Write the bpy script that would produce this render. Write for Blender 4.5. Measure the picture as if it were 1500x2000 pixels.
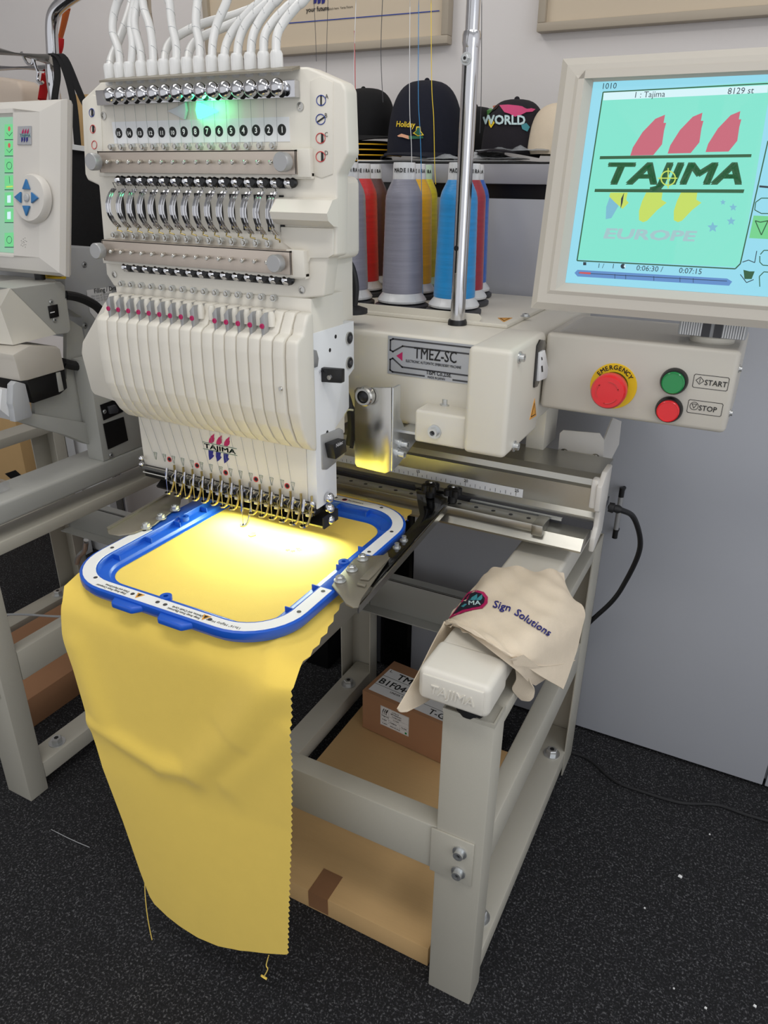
import bpy, bmesh, math, random
from mathutils import Vector, Matrix, Euler
random.seed(7)
for o in list(bpy.data.objects): bpy.data.objects.remove(o)
SC = bpy.context.scene
COL = SC.collection
PI = math.pi
# ------------------------------------------------------------------ camera
FPX = 1433.6
pitch, yaw, roll = math.radians(24.554), math.radians(27.244), math.radians(.609)
fw = Vector((-math.sin(yaw)*math.cos(pitch), math.cos(yaw)*math.cos(pitch), -math.sin(pitch)))
r0 = Vector((math.cos(yaw), math.sin(yaw), 0)); u0 = r0.cross(fw)
rt = r0*math.cos(roll)+u0*math.sin(roll); up = -r0*math.sin(roll)+u0*math.cos(roll)
CAM = Vector((0, 0, 1.5))
cd = bpy.data.cameras.new('camera'); co = bpy.data.objects.new('camera', cd); COL.objects.link(co)
cd.sensor_fit = 'VERTICAL'; cd.sensor_height = 36; cd.lens = 36*FPX/2000; cd.clip_start = .05
co.matrix_world = Matrix(((rt.x, up.x, -fw.x, CAM.x), (rt.y, up.y, -fw.y, CAM.y), (rt.z, up.z, -fw.z, CAM.z), (0, 0, 0, 1)))
SC.camera = co
# ------------------------------------------------------------------ world, lamps, exposure
SC.view_settings.view_transform = 'Standard'; SC.view_settings.look = 'None'
SC.view_settings.gamma = 1; SC.view_settings.use_curve_mapping = False
SC.view_settings.exposure = 0.0
w = bpy.data.worlds.new('world'); SC.world = w; w.use_nodes = True
w.node_tree.nodes['Background'].inputs[0].default_value = (.87, .88, .91, 1)
w.node_tree.nodes['Background'].inputs[1].default_value = .92
def area(name, loc, size, power, aim, col=(1, 1, 1)):
    l = bpy.data.lights.new(name, 'AREA'); l.shape = 'RECTANGLE'; l.size, l.size_y = size; l.energy = power; l.color = col
    o = bpy.data.objects.new(name, l); COL.objects.link(o); o.location = loc
    o.rotation_euler = (Vector(aim)-Vector(loc)).to_track_quat('-Z', 'Y').to_euler(); return o
area('ceiling_lamp', (-.2, .1, 2.85), (1.3, .35), 15, (-.2, .1, 0), (1, .975, .94))
area('ceiling_lamp', (-1.5, 1.0, 2.85), (.35, 1.3), 10, (-1.5, 1.0, 0), (1, .975, .94))
area('ceiling_lamp', (.9, 1.1, 2.85), (.35, 1.3), 10, (.9, 1.1, 0), (.95, .97, 1))
area('front_fill', (1.9, -.6, 1.6), (1.4, 1.4), 9, (-.3, 1.2, .8), (.85, .91, 1))  # added fill lamp from the camera side, brightens the front faces
nl = area('needle_lamp', (-.80, 1.082, .902), (.26, .014), 1.05, (-.80, 1.035, .85), (.86, 1, .72)); nl.data.spread = math.radians(150)
sp = bpy.data.lights.new('needle_lamp', 'SPOT'); sp.energy = .7; sp.spot_size = math.radians(125); sp.spot_blend = .8; sp.color = (.80, 1, .78); sp.shadow_soft_size = .015
so = bpy.data.objects.new('needle_lamp', sp); COL.objects.link(so); so.location = (-.72, 1.086, .905)
so.rotation_euler = (Vector((-.73, 1.03, .85))-Vector(so.location)).to_track_quat('-Z', 'Y').to_euler()
# ------------------------------------------------------------------ helpers: points on real planes
def ray(px, py): return fw + rt*((px-750)/FPX) - up*((py-1000)/FPX)
def P(px, py, ax, v):
    d = ray(px, py); i = 'xyz'.index(ax); return CAM + d*((v-CAM[i])/d[i])
def PP(px, py, p0, n):
    d = ray(px, py); return CAM + d*((Vector(p0)-CAM).dot(n)/d.dot(n))
# ------------------------------------------------------------------ materials
def lin(c): return tuple((v/255/12.92 if v/255 <= .04045 else ((v/255+.055)/1.055)**2.4) for v in c)
MATS = {}
def mat(name, rgb, rough=.5, metal=0, bump=0, bscale=200, var=0, vscale=8, emit=0, trans=0, sheen=0, coat=0, stretch=None, alpha=1):
    m = bpy.data.materials.new(name); m.use_nodes = True; nt = m.node_tree; b = nt.nodes['Principled BSDF']; L = nt.links
    c = lin(rgb)+(1,)
    b.inputs['Base Color'].default_value = c; b.inputs['Roughness'].default_value = rough; b.inputs['Metallic'].default_value = metal
    if emit: b.inputs['Emission Color'].default_value = c; b.inputs['Emission Strength'].default_value = emit; b.inputs['Base Color'].default_value = (.02, .02, .02, 1)
    if trans: b.inputs['Transmission Weight'].default_value = trans
    if sheen: b.inputs['Sheen Weight'].default_value = sheen
    if coat: b.inputs['Coat Weight'].default_value = coat
    b.inputs['Alpha'].default_value = alpha
    if bump or var:
        tc = nt.nodes.new('ShaderNodeTexCoord'); mp = nt.nodes.new('ShaderNodeMapping'); L.new(tc.outputs['Object'], mp.inputs[0])
        if stretch: mp.inputs['Scale'].default_value = stretch
    if bump:
        n = nt.nodes.new('ShaderNodeTexNoise'); n.inputs['Scale'].default_value = bscale; n.inputs['Detail'].default_value = 3
        bp = nt.nodes.new('ShaderNodeBump'); bp.inputs['Strength'].default_value = bump; bp.inputs['Distance'].default_value = .002
        L.new(mp.outputs[0], n.inputs['Vector']); L.new(n.outputs[0], bp.inputs['Height']); L.new(bp.outputs[0], b.inputs['Normal'])
    if var:
        n2 = nt.nodes.new('ShaderNodeTexNoise'); n2.inputs['Scale'].default_value = vscale; n2.inputs['Detail'].default_value = 4
        mx = nt.nodes.new('ShaderNodeMix'); mx.data_type = 'RGBA'
        mx.inputs[6].default_value = tuple(v*(1-var) for v in c[:3])+(1,); mx.inputs[7].default_value = tuple(min(1, v*(1+var)) for v in c[:3])+(1,)
        L.new(mp.outputs[0], n2.inputs['Vector']); L.new(n2.outputs[0], mx.inputs[0]); L.new(mx.outputs[2], b.inputs['Base Color'])
    MATS[name] = m; return m
mat('cream', (214, 209, 196), .38, bump=.05, bscale=600, var=.02)
mat('cream_plastic', (221, 216, 204), .42)
mat('cream_shaded', (196, 191, 180), .4, bump=.05, bscale=600)  # cream made darker, the monitor's shade on the control box is in this colour
mat('bracket_steel', (142, 136, 122), .42, .6, bump=.04, bscale=80)
mat('panel_white', (208, 204, 197), .45)
mat('cream_bezel', (196, 190, 179), .5)
mat('stand_paint', (182, 178, 165), .42, bump=.16, bscale=700, var=.02)
mat('grey_paint', (168, 168, 162), .45, bump=.1, bscale=600, var=.03)
mat('grey_panel', (176, 178, 180), .4)
mat('white', (226, 227, 228), .45)
mat('pure_white', (240, 240, 238), .45)
mat('tube_white', (226, 226, 224), .35, trans=.15)
mat('black', (14, 14, 16), .4)
mat('black_gloss', (10, 10, 11), .12, coat=.4)
mat('black_fabric', (9, 9, 12), .9, bump=.4, bscale=900)
mat('navy_fabric', (10, 14, 32), .9, bump=.4, bscale=900)
mat('charcoal_fabric', (27, 23, 31), .9, bump=.4, bscale=900)
mat('black_ink', (18, 18, 20), .6)
mat('dark_grey', (60, 60, 64), .5)
mat('chrome', (205, 205, 208), .12, 1)
mat('steel', (190, 188, 182), .24, 1)
mat('zinc', (208, 210, 210), .34, .85, var=.06, vscale=40)
mat('brushed', (190, 180, 168), .38, 1, bump=.05, bscale=60, stretch=(1, 1, 30))
mat('brushed_light', (196, 184, 172), .4, .6, bump=.04, bscale=80, stretch=(1, 20, 20))
mat('aluminium', (178, 176, 168), .3, .9, bump=.04, bscale=60, stretch=(1, 30, 30))
mat('alu_matte', (172, 172, 172), .45, .6)
mat('brass_steel', (190, 170, 110), .28, 1)
mat('blue_plastic', (22, 88, 196), .38)
mat('button_blue', (44, 112, 168), .3)
mat('blue_ink', (30, 60, 150), .6)
mat('navy_ink', (32, 34, 120), .6)
mat('green_ink', (20, 96, 66), .6)
mat('magenta_ink', (180, 24, 90), .5)
mat('red_ink', (206, 60, 60), .5)
mat('yellow_fabric', (246, 212, 94), .85, bump=.25, bscale=1400, var=.03, vscale=30, sheen=.15)
mat('canvas', (226, 210, 186), .92, bump=.45, bscale=900, var=.04, vscale=60)
mat('cardboard', (204, 168, 116), .85, bump=.1, bscale=300, var=.05, vscale=20, stretch=(1, 12, 1))
mat('cardboard_brown', (164, 120, 86), .85, bump=.1, bscale=300, var=.05, vscale=20)
mat('tape', (142, 104, 74), .3)
mat('wall_paint', (226, 221, 218), .85, bump=.08, bscale=300, var=.015, vscale=3)
mat('cabinet_paint', (176, 178, 184), .22, bump=.02, bscale=5, var=.01)
mat('shelf_edge', (158, 158, 164), .4)
mat('white_paper', (226, 226, 226), .6)
mat('beige_board', (206, 190, 166), .6)
mat('beige_frame', (176, 164, 146), .5)
mat('red_btn', (222, 34, 40), .32, coat=.2)
mat('green_btn', (22, 136, 70), .25, coat=.3)
mat('yellow', (232, 190, 20), .5)
mat('warn_orange', (226, 160, 60), .5)
mat('red_cloth', (196, 22, 28), .8)
mat('orange_web', (196, 98, 40), .6)
mat('bag_beige', (214, 198, 182), .9, bump=.3, bscale=600)
mat('rubber', (22, 22, 24), .6)
mat('clear_film', (235, 240, 245), .12, trans=.9, alpha=.35)
mat('bag_film', (228, 232, 236), .16, trans=.5, alpha=.8)
mat('plate_silver', (178, 180, 184), .38, .35)
mat('nylon', (222, 222, 190), .5)
mat('gold_thread', (250, 216, 50), .5)
mat('mint_label', (200, 226, 196), .6)
mat('skin_thread', (236, 176, 140), .7)
mat('spool_plastic', (222, 224, 226), .35, trans=.2)
for n, c in dict(grey_yarn=(132, 132, 146), red_yarn=(206, 30, 34), brown_yarn=(84, 44, 38), gold_yarn=(232, 176, 10), yellow_yarn=(224, 204, 24), cyan_yarn=(24, 140, 208), royal_yarn=(30, 96, 190), crimson_yarn=(160, 28, 50)).items():
    mat(n, c, .3, bump=.3, bscale=60, stretch=(1, 1, 22), var=.26, vscale=9, sheen=.2)
mat('scr_mint', (134, 232, 210), emit=.92)
mat('scr_blue', (150, 222, 242), emit=.92)
mat('scr_white', (214, 244, 250), emit=.95)
mat('scr_green', (30, 110, 60), emit=.55)
mat('scr_pink', (214, 104, 124), emit=.8)
mat('scr_yellow', (206, 232, 96), emit=.85)
mat('scr_paleblue', (128, 200, 226), emit=.8)
mat('scr_grey', (168, 206, 210), emit=.88)
mat('scr_dark', (24, 60, 80), emit=.4)
mat('scr_red', (220, 84, 84), emit=.8)
mat('scr_bar', (98, 150, 216), emit=.8)
mat('scr_btn', (120, 226, 150), emit=.8)
mat('scr_panel', (158, 212, 180), emit=.75)
mat('led_green', (60, 255, 150), emit=6)
mat('led_off', (196, 200, 204), .3)
def carpet():
    m = bpy.data.materials.new('carpet'); m.use_nodes = True; nt = m.node_tree; b = nt.nodes['Principled BSDF']; L = nt.links
    tc = nt.nodes.new('ShaderNodeTexCoord')
    v = nt.nodes.new('ShaderNodeTexNoise'); v.inputs['Scale'].default_value = 210; v.inputs['Detail'].default_value = 3; v.inputs['Roughness'].default_value = .75
    cr = nt.nodes.new('ShaderNodeValToRGB'); e = cr.color_ramp.elements
    e[0].position = .44; e[0].color = (.0042, .0042, .0052, 1); e[1].position = .66; e[1].color = (.15, .15, .155, 1)
    k = cr.color_ramp.elements.new(.56); k.color = (.014, .014, .017, 1)
    L.new(tc.outputs['Object'], v.inputs['Vector']); L.new(v.outputs[0], cr.inputs[0]); L.new(cr.outputs[0], b.inputs['Base Color'])
    bp = nt.nodes.new('ShaderNodeBump'); bp.inputs['Strength'].default_value = .9; bp.inputs['Distance'].default_value = .006
    L.new(v.outputs[0], bp.inputs['Height']); L.new(bp.outputs[0], b.inputs['Normal']); b.inputs['Roughness'].default_value = .95
    MATS['carpet'] = m
carpet()
# ------------------------------------------------------------------ mesh builder
def basis(d):
    d = d.normalized(); a = Vector((0, 0, 1)) if abs(d.z) < .9 else Vector((1, 0, 0))
    s = d.cross(a).normalized(); return s, s.cross(d)
WORLD = {}
class MB:
    def __init__(s, m='cream'): s.bm = bmesh.new(); s.mats = []; s.use(m)
    def use(s, m):
        if m not in s.mats: s.mats.append(m)
        s.i = s.mats.index(m); return s
    def face(s, pts):
        try:
            f = s.bm.faces.new([s.bm.verts.new(p) for p in pts]); f.material_index = s.i
        except ValueError: pass
        return s
    def merge(s, b):
        mp = {}
        for v in b.verts: mp[v] = s.bm.verts.new(v.co)
        for f in b.faces:
            try: g = s.bm.faces.new([mp[v] for v in f.verts]); g.material_index = s.i
            except ValueError: pass
        b.free(); return s
    def prism(s, pts, off, bevel=0, seg=2):
        pts = [Vector(p) for p in pts]; off = Vector(off); b = bmesh.new()
        A = [b.verts.new(p) for p in pts]; B = [b.verts.new(p+off) for p in pts]; n = len(pts)
        b.faces.new(A); b.faces.new(B[::-1])
        for i in range(n): b.faces.new((A[i], B[i], B[(i+1) % n], A[(i+1) % n]))
        bmesh.ops.recalc_face_normals(b, faces=b.faces)
        if bevel: bmesh.ops.bevel(b, geom=list(b.edges), offset=bevel, segments=seg, profile=.5, affect='EDGES', clamp_overlap=True)
        return s.merge(b)
    def box(s, x0, x1, y0, y1, z0, z1, bevel=0, seg=2):
        return s.prism([(x0, y0, z0), (x1, y0, z0), (x1, y0, z1), (x0, y0, z1)], (0, y1-y0, 0), bevel, seg)
    def lathe(s, c, axis, prof, n=24, caps=True):
        c = Vector(c); axis = Vector(axis).normalized(); a, b_ = basis(axis); rings = []
        for r, h in prof:
            rings.append([s.bm.verts.new(c+axis*h+(a*math.cos(2*PI*k/n)+b_*math.sin(2*PI*k/n))*max(r, 1e-5)) for k in range(n)])
        for i in range(len(rings)-1):
            for k in range(n):
                f = s.bm.faces.new((rings[i][k], rings[i][(k+1) % n], rings[i+1][(k+1) % n], rings[i+1][k])); f.material_index = s.i
        if caps:
            for r_ in (rings[0][::-1], rings[-1]): f = s.bm.faces.new(r_); f.material_index = s.i
        return s
    def cyl(s, p0, p1, r, n=16, r1=None):
        p0 = Vector(p0); p1 = Vector(p1); return s.lathe(p0, p1-p0, [(r, 0), (r if r1 is None else r1, (p1-p0).length)], n)
    def ball(s, c, r, n=12):
        return s.lathe(c, (0, 0, 1), [(r*math.sin(PI*k/8), -r*math.cos(PI*k/8)) for k in range(9)], n)
    def tube(s, pts, r, n=8, smooth=0, flat=1):
        pts = [Vector(p) for p in pts]
        if smooth: pts = catmull(pts, smooth)
        rings = []; prev = None
        for i, p in enumerate(pts):
            d = (pts[min(i+1, len(pts)-1)]-pts[max(i-1, 0)]).normalized()
            if prev is None: a, b_ = basis(d)
            else:
                a = (prev-d*prev.dot(d)).normalized(); b_ = d.cross(a)
            prev = a; rr = r(i/(len(pts)-1)) if callable(r) else r
            rings.append([s.bm.verts.new(p+a*math.cos(2*PI*k/n)*rr+b_*math.sin(2*PI*k/n)*rr*flat) for k in range(n)])
        for i in range(len(rings)-1):
            for k in range(n):
                f = s.bm.faces.new((rings[i][k], rings[i][(k+1) % n], rings[i+1][(k+1) % n], rings[i+1][k])); f.material_index = s.i
        for q in (rings[0][::-1], rings[-1]): f = s.bm.faces.new(q); f.material_index = s.i
        return s
    def grid(s, G, thick=0):
        V = [[s.bm.verts.new(p) for p in row] for row in G]; fs = []
        for i in range(len(V)-1):
            for j in range(len(V[0])-1):
                try: f = s.bm.faces.new((V[i][j], V[i][j+1], V[i+1][j+1], V[i+1][j])); f.material_index = s.i; fs.append(f)
                except ValueError: pass
        if thick:
            bmesh.ops.recalc_face_normals(s.bm, faces=fs)
            r = bmesh.ops.solidify(s.bm, geom=fs, thickness=thick)
            for f in r['geom']:
                if isinstance(f, bmesh.types.BMFace): f.material_index = s.i
        return s
    def text(s, txt, o, u, v, size, bold=0, shear=0, sx=1, depth=.0003, center=False):
        """letters lying in the plane spanned by u (reading direction) and v (up), o = lower left"""
        vs, fs = glyphs(txt, bold, shear); u = Vector(u).normalized(); v = Vector(v).normalized(); n = u.cross(v).normalized()
        o = Vector(o); cx = (max(p[0] for p in vs)/2 if center else 0)
        W = [s.bm.verts.new(o+u*((p[0]-cx)*size*sx)+v*(p[1]*size)+n*(depth+p[2])) for p in vs]
        for f in fs:
            try: g = s.bm.faces.new([W[i] for i in f]); g.material_index = s.i
            except ValueError: pass
        return s
    def emboss(s, txt, o, u, v, size, h):
        c = bpy.data.curves.new('t', 'FONT'); c.body = txt; c.size = size; c.extrude = h; c.shear = .15; c.resolution_u = 2
        q = bpy.data.objects.new('t', c); m = bpy.data.meshes.new_from_object(q)
        u = Vector(u).normalized(); v = Vector(v).normalized(); n = u.cross(v); o = Vector(o)
        W = [s.bm.verts.new(o+u*p.co.x+v*p.co.y+n*p.co.z) for p in m.vertices]
        for f in m.polygons:
            try: g = s.bm.faces.new([W[i] for i in f.vertices]); g.material_index = s.i
            except ValueError: pass
        bpy.data.objects.remove(q); bpy.data.curves.remove(c); bpy.data.meshes.remove(m); return s
    def build(s, name, parent=None, smooth=True, angle=35):
        me = bpy.data.meshes.new(name); s.bm.normal_update()
        cs = [v.co for v in s.bm.verts]
        lo = Vector([min(c[i] for c in cs) for i in range(3)]); hi = Vector([max(c[i] for c in cs) for i in range(3)])
        c = Vector(((lo.x+hi.x)/2, (lo.y+hi.y)/2, lo.z))
        bmesh.ops.translate(s.bm, verts=s.bm.verts, vec=-c)
        s.bm.to_mesh(me); s.bm.free()
        for m in s.mats: me.materials.append(MATS[m])
        if smooth:
            me.shade_smooth(); me.set_sharp_from_angle(angle=math.radians(angle))
        o = bpy.data.objects.new(name, me); COL.objects.link(o); WORLD[o.name] = c.copy()
        if parent is not None: o.parent = parent; o.location = c-WORLD[parent.name]
        else: o.location = c
        return o
GL = {}
def lerp(a, b, t): return a+(b-a)*t
def glyphs(txt, bold, shear):
    k = (txt, bold, shear)
    if k not in GL:
        c = bpy.data.curves.new('t', 'FONT'); c.body = txt; c.size = 1; c.shear = shear; c.resolution_u = 2
        o = bpy.data.objects.new('t', c); m = bpy.data.meshes.new_from_object(o)
        V0 = [tuple(v.co) for v in m.vertices]; F0 = [tuple(p.vertices) for p in m.polygons]; VV = []; FF = []
        for dx, dy in (((0, 0),) if bold == 0 else ((bold, bold), (-bold, bold), (bold, -bold), (-bold, -bold))):
            FF += [tuple(i+len(VV) for i in f) for f in F0]; VV += [(v[0]+dx, v[1]+dy, len(VV)/max(1, len(V0))*.00005) for v in V0]
        GL[k] = (VV, FF)
        bpy.data.objects.remove(o); bpy.data.curves.remove(c); bpy.data.meshes.remove(m)
    return GL[k]
def catmull(p, n):
    out = []
    for i in range(len(p)-1):
        a = p[max(i-1, 0)]; b = p[i]; c = p[i+1]; d = p[min(i+2, len(p)-1)]
        for k in range(n):
            t = k/n; out.append(.5*((2*b)+(c-a)*t+(2*a-5*b+4*c-d)*t*t+(3*b-a-3*c+d)*t**3))
    out.append(p[-1]); return out
def surf(C, n, m):
    rows = [catmull([Vector(q) for q in r], m) for r in C]
    cols = [catmull([rows[i][j] for i in range(len(rows))], n) for j in range(len(rows[0]))]
    return [[cols[j][i] for j in range(len(cols))] for i in range(len(cols[0]))]
def tag(o, label=None, cat=None, group=None, kind=None):
    if label: o['label'] = label
    if cat: o['category'] = cat
    if group: o['group'] = group
    if kind: o['kind'] = kind
    return o
def thing(name, label, cat, loc, group=None):
    o = bpy.data.objects.new(name, None); COL.objects.link(o); o.location = loc; WORLD[o.name] = Vector(loc)
    o.empty_display_size = .02; return tag(o, label, cat, group)
def struct(o): o['kind'] = 'structure'; return o
def hexbolt(mb, c, n, r=.008, h=.006, washer=True, m='zinc'):
    c = Vector(c); n = Vector(n).normalized(); mb.use(m)
    if washer: mb.lathe(c, n, [(r*1.45, 0), (r*1.45, h*.3)], 20)
    mb.lathe(c+n*h*.3, n, [(r, 0), (r, h), (r*.85, h*1.15)], 6); mb.use('black_ink').lathe(c+n*h*1.45, n, [(r*.42, 0), (r*.42, h*.05)], 6); mb.use(m)
def capscrew(mb, c, n, r=.006, h=.005, m='zinc'):
    c = Vector(c); n = Vector(n).normalized(); mb.use(m).lathe(c, n, [(r*1.5, 0), (r*1.5, h*.25), (r, h*.25), (r, h), (r*.55, h), (r*.5, h*.6)], 16)
    mb.use('black').lathe(c+n*h*.62, n, [(r*.5, 0), (r*.5, h*.02)], 6); mb.use(m)
def poly_px(mb, pts, ax, v, depth): mb.prism([P(x, y, ax, v) for x, y in pts], depth)
# flame-and-bar emblem on a plane: f(a,b) maps emblem coords (0..1 wide, 0..1 high) to a point
def emblem(mb, f, red, green, blue, txt='TAJIMA', U=None, V=None, H=1):
    for k in range(3):
        a = .19+.22*k
        mb.use(red).face([f(a, .64), f(a+.02, .76), f(a+.08, .88), f(a+.19, 1), f(a+.17, .86), f(a+.185, .84), f(a+.16, .72), f(a+.1, .64)])
        mb.use(blue).face([f(a-.03, .36), f(a+.12, .36), f(a+.09, .24), f(a+.13, .2), f(a+.05, .08), f(a-.03, 0), f(a-.04, .16)])
    mb.use(green)
    for b in (.37, .61): mb.face([f(0, b), f(1, b), f(1, b+.018), f(0, b+.018)])
    vs, fs = glyphs(txt, .02, 0); w_ = max(p[0] for p in vs); h_ = max(p[1] for p in vs)
    W = [mb.bm.verts.new(f(.04+.92*p[0]/w_, .42+.16*p[1]/h_)) for p in vs]
    for q in fs:
        try: g = mb.bm.faces.new([W[i] for i in q]); g.material_index = mb.i
        except ValueError: pass
#=====================================================================  SETTING
struct(MB('carpet').box(-4.2, 2.2, -1.5, 2.2, -.02, 0).build('floor'))
struct(MB('wall_paint').box(-4.2, 2.2, 2.2, 2.25, 0, 2.9).build('wall_back'))
struct(MB('wall_paint').box(-4.25, -4.2, -1.5, 2.25, 0, 2.9).build('wall_left'))
struct(MB('white').box(-4.25, 2.2, -1.5, 2.25, 2.9, 2.94).build('ceiling'))
# sideboard along the wall
CY = 1.81
cab = thing('sideboard', 'long grey sideboard with flat doors standing along the back wall', 'cabinet', (-.3, 2.0, 0))
MB('cabinet_paint').box(-1.6, .9, CY+.02, 2.19, .02, 1.455).build('body', cab)
MB('black').box(-1.6, .9, CY+.035, 2.19, 1.455, 1.487).build('recess', cab)
MB('shelf_edge').box(-1.62, .9, CY-.01, 2.19, 1.487, 1.53, .002).use('black').box(-1.62, .9, CY-.01, 2.19, 1.53, 1.534).build('top', cab)
for a, b_ in ((-.828, .228), (.234, .88)):
    d = MB('cabinet_paint').box(a, b_, CY, CY+.018, .012, 1.455, .0015).build('door', cab)
    if a < 0:
        h = MB('alu_matte'); hx = -.247
        h.cyl((hx, CY-.032, .685), (hx, CY-.032, .775), .0065); h.use('black').cyl((hx, CY-.032, .66), (hx, CY-.032, .685), .0068).cyl((hx, CY-.032, .775), (hx, CY-.032, .80), .0068)
        h.cyl((hx, CY, .672), (hx, CY-.032, .672), .005).cyl((hx, CY, .788), (hx, CY-.032, .788), .005); h.build('handle', d)
MB('black_gloss').box(-.935, -.832, CY, CY+.018, .012, 1.455).build('door', cab)['label'] = 'narrow glossy black panel'
MB('dark_grey').box(-1.6, -.94, CY, CY+.018, .012, 1.455).build('door', cab)['label'] = 'dark grey door panel'
# pictures
f1 = thing('framed_board', 'beige framed board behind the white tubes, thin blue line along its foot', 'picture', P(645, 100, 'y', 2.19))
def board(root, pts, fw_=.02):
    q = [P(x, y, 'y', 2.19) for x, y in pts]; x0 = q[0].x; x1 = q[1].x; z0 = (q[0].z+q[1].z)/2; z1 = z0+.75
    mb = MB('beige_frame'); 
    for a in ((x0, x1, z0, z0+fw_), (x0, x1, z1-fw_, z1), (x0, x0+fw_, z0+fw_, z1-fw_), (x1-fw_, x1, z0+fw_, z1-fw_)): mb.box(a[0], a[1], 2.165, 2.199, a[2], a[3], .002)
    mb.build('frame', root); mb = MB('beige_board').box(x0+fw_, x1-fw_, 2.18, 2.197, z0+fw_, z1-fw_); return mb, x0, x1, z0
mb, x0, x1, z0 = board(f1, [(412, 116), (880, 92)])
mb.use('blue_ink').face([P(530, 47, 'y', 2.178), P(858, 20, 'y', 2.178), P(858, 22, 'y', 2.178), P(530, 49, 'y', 2.178)])
mb.use('black_ink').text('your future', P(598, 24, 'y', 2.1785), (1, 0, 0), (0, 0, 1), .017, .01)
mb.text('Tajima stitch here  Yarna Future', P(628, 21, 'y', 2.1785), (1, 0, 0), (0, 0, 1), .008)
for k in range(3):
    a = P(612+8*k, 8, 'y', 2.1785); mb.use('navy_ink').face([a, a+Vector((.01, 0, .002)), a+Vector((.018, 0, .03)), a+Vector((.002, 0, .034))])
mb.build('print', f1)
f2 = thing('framed_board', 'beige framed board cut off at the top right corner, above the big monitor', 'picture', P(1290, 40, 'y', 2.19))
mb, *_ = board(f2, [(1053, 64), (1700, 20)]); mb.build('print', f2)
#=====================================================================  STAND BUILDER
def stand(dx, dy, label, dz=0):
    root = thing('machine_stand', label, 'stand', (-.6+dx, 1.27+dy, 0))
    def X(m): return m
    for (a, b_) in ((-.352, -.262), (-.985, -.895)):
        m = MB('stand_paint').box(a+dx, b_+dx, .902+dy, .957+dy, 0, .703+dz, .003)
        m.box(a+dx, a+dx+.003, .902+dy, .957+dy, .70+dz, .708+dz).box(b_+dx-.003, b_+dx, .902+dy, .957+dy, .70+dz, .708+dz).box(a+dx+.003, b_+dx-.003, .902+dy, .905+dy, .70+dz, .708+dz)
        m.build('leg', root)
        # open channel top rim
        y1 = 1.70+dy; xr = b_+dx
        m = MB('stand_paint')
        if b_ > -.5:
            m.box(xr-.004, xr, 1.60+dy, y1, .0, .703+dz, .001).box(xr-.075, xr, y1-.004, y1, 0, .703+dz, .001)
        else:
            m.box(a+dx, xr, y1-.004, y1, .0, .703+dz, .001).box(a+dx, a+dx+.004, 1.63+dy, y1, 0, .703+dz, .001).box(xr-.004, xr, 1.655+dy, y1, 0, .703+dz, .001)
        m.build('leg', root)
        m = MB('stand_paint').box(a+dx+.01, xr-.001, .958+dy, y1-.006, .668+dz, .700+dz, .004); m.build('top_rail', root)
        m = MB('stand_paint').box(a+dx+.05, xr-.001, .958+dy, y1-.006, .352, .437, .004); m.build('middle_rail', root)
        m = MB('stand_paint').box(a+dx+.02, xr-.002, .958+dy, y1-.006, .035, .085, .003); r_ = m.build('bottom_rail', root)
        for yy in (1.03, 1.575):
            m = MB('zinc'); hexbolt(m, (a+.058+dx, yy+dy, .085), (0, 0, 1), .015, .012); m.build('bolt', r_)
    m = MB('stand_paint').box(-.985+dx, -.30+dx, .903+dy, .945+dy, .332, .437, .003).box(-.36+dx, -.278+dx, .898+dy, .902+dy, .332, .437, .001); r_ = m.build('front_beam', root)
    for z in (.358, .408):
        m = MB('zinc'); capscrew(m, (-.303+dx, .898+dy, z), (0, -1, 0), .009, .012); m.build('bolt', r_)
    m = MB('grey_paint'); m.box(-.905+dx, -.33+dx, 1.655+dy, 1.66+dy, .335, .44, .001).box(-.905+dx, -.33+dx, 1.655+dy, 1.69+dy, .436, .44).box(-.905+dx, -.33+dx, 1.62+dy, 1.66+dy, .331, .335).build('rear_beam', root)
    return root
stand(0, 0, 'cream steel stand at the right with cardboard boxes inside its base')
stand(-1.207, -.05, 'cream steel stand at the left edge under the second machine', .027)
#=====================================================================  MAIN MACHINE
main = thing('embroidery_machine', 'large cream multi needle embroidery machine with a lit green arrow and the blue hoop', 'machine', (-.6, 1.3, .705))
def foot(dx, dy, root, cap=True):
    m = MB('cream' if dx == 0 else 'grey_paint'); m.box(-.384+dx, -.272+dx, .96+dy, 1.60+dy, .735, .792, .008, 3).build('base_foot', root)
    m = MB('cream_plastic').box(-.387+dx, -.266+dx, .873+dy, .965+dy, .735, .797, .012, 4)
    m.box(-.378+dx, -.275+dx, .8705+dy, .88+dy, .744, .788, .002)
    m.emboss('TAJIMA', (-.364+dx, .8706+dy, .757), (1, 0, 0), (0, 0, 1), .0235, .0022); m.build('foot_cap', root)
    m = MB('rubber').lathe((-.31+dx, .925+dy, .703), (0, 0, 1), [(.024, 0), (.028, .01), (.024, .034)], 24); m.build('rubber_foot', root)
foot(0, 0, main)
# left foot of the main machine (mostly under the hoop)
m = MB('cream').box(-.975, -.863, .96, 1.60, .735, .792, .008, 3).build('base_foot', main)
m = MB('cream_plastic').box(-.98, -.859, .873, .965, .735, .797, .012, 4).build('foot_cap', main)
MB('rubber').lathe((-.92, .925, .703), (0, 0, 1), [(.024, 0), (.028, .01), (.024, .034)], 24).build('rubber_foot', main)
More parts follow.
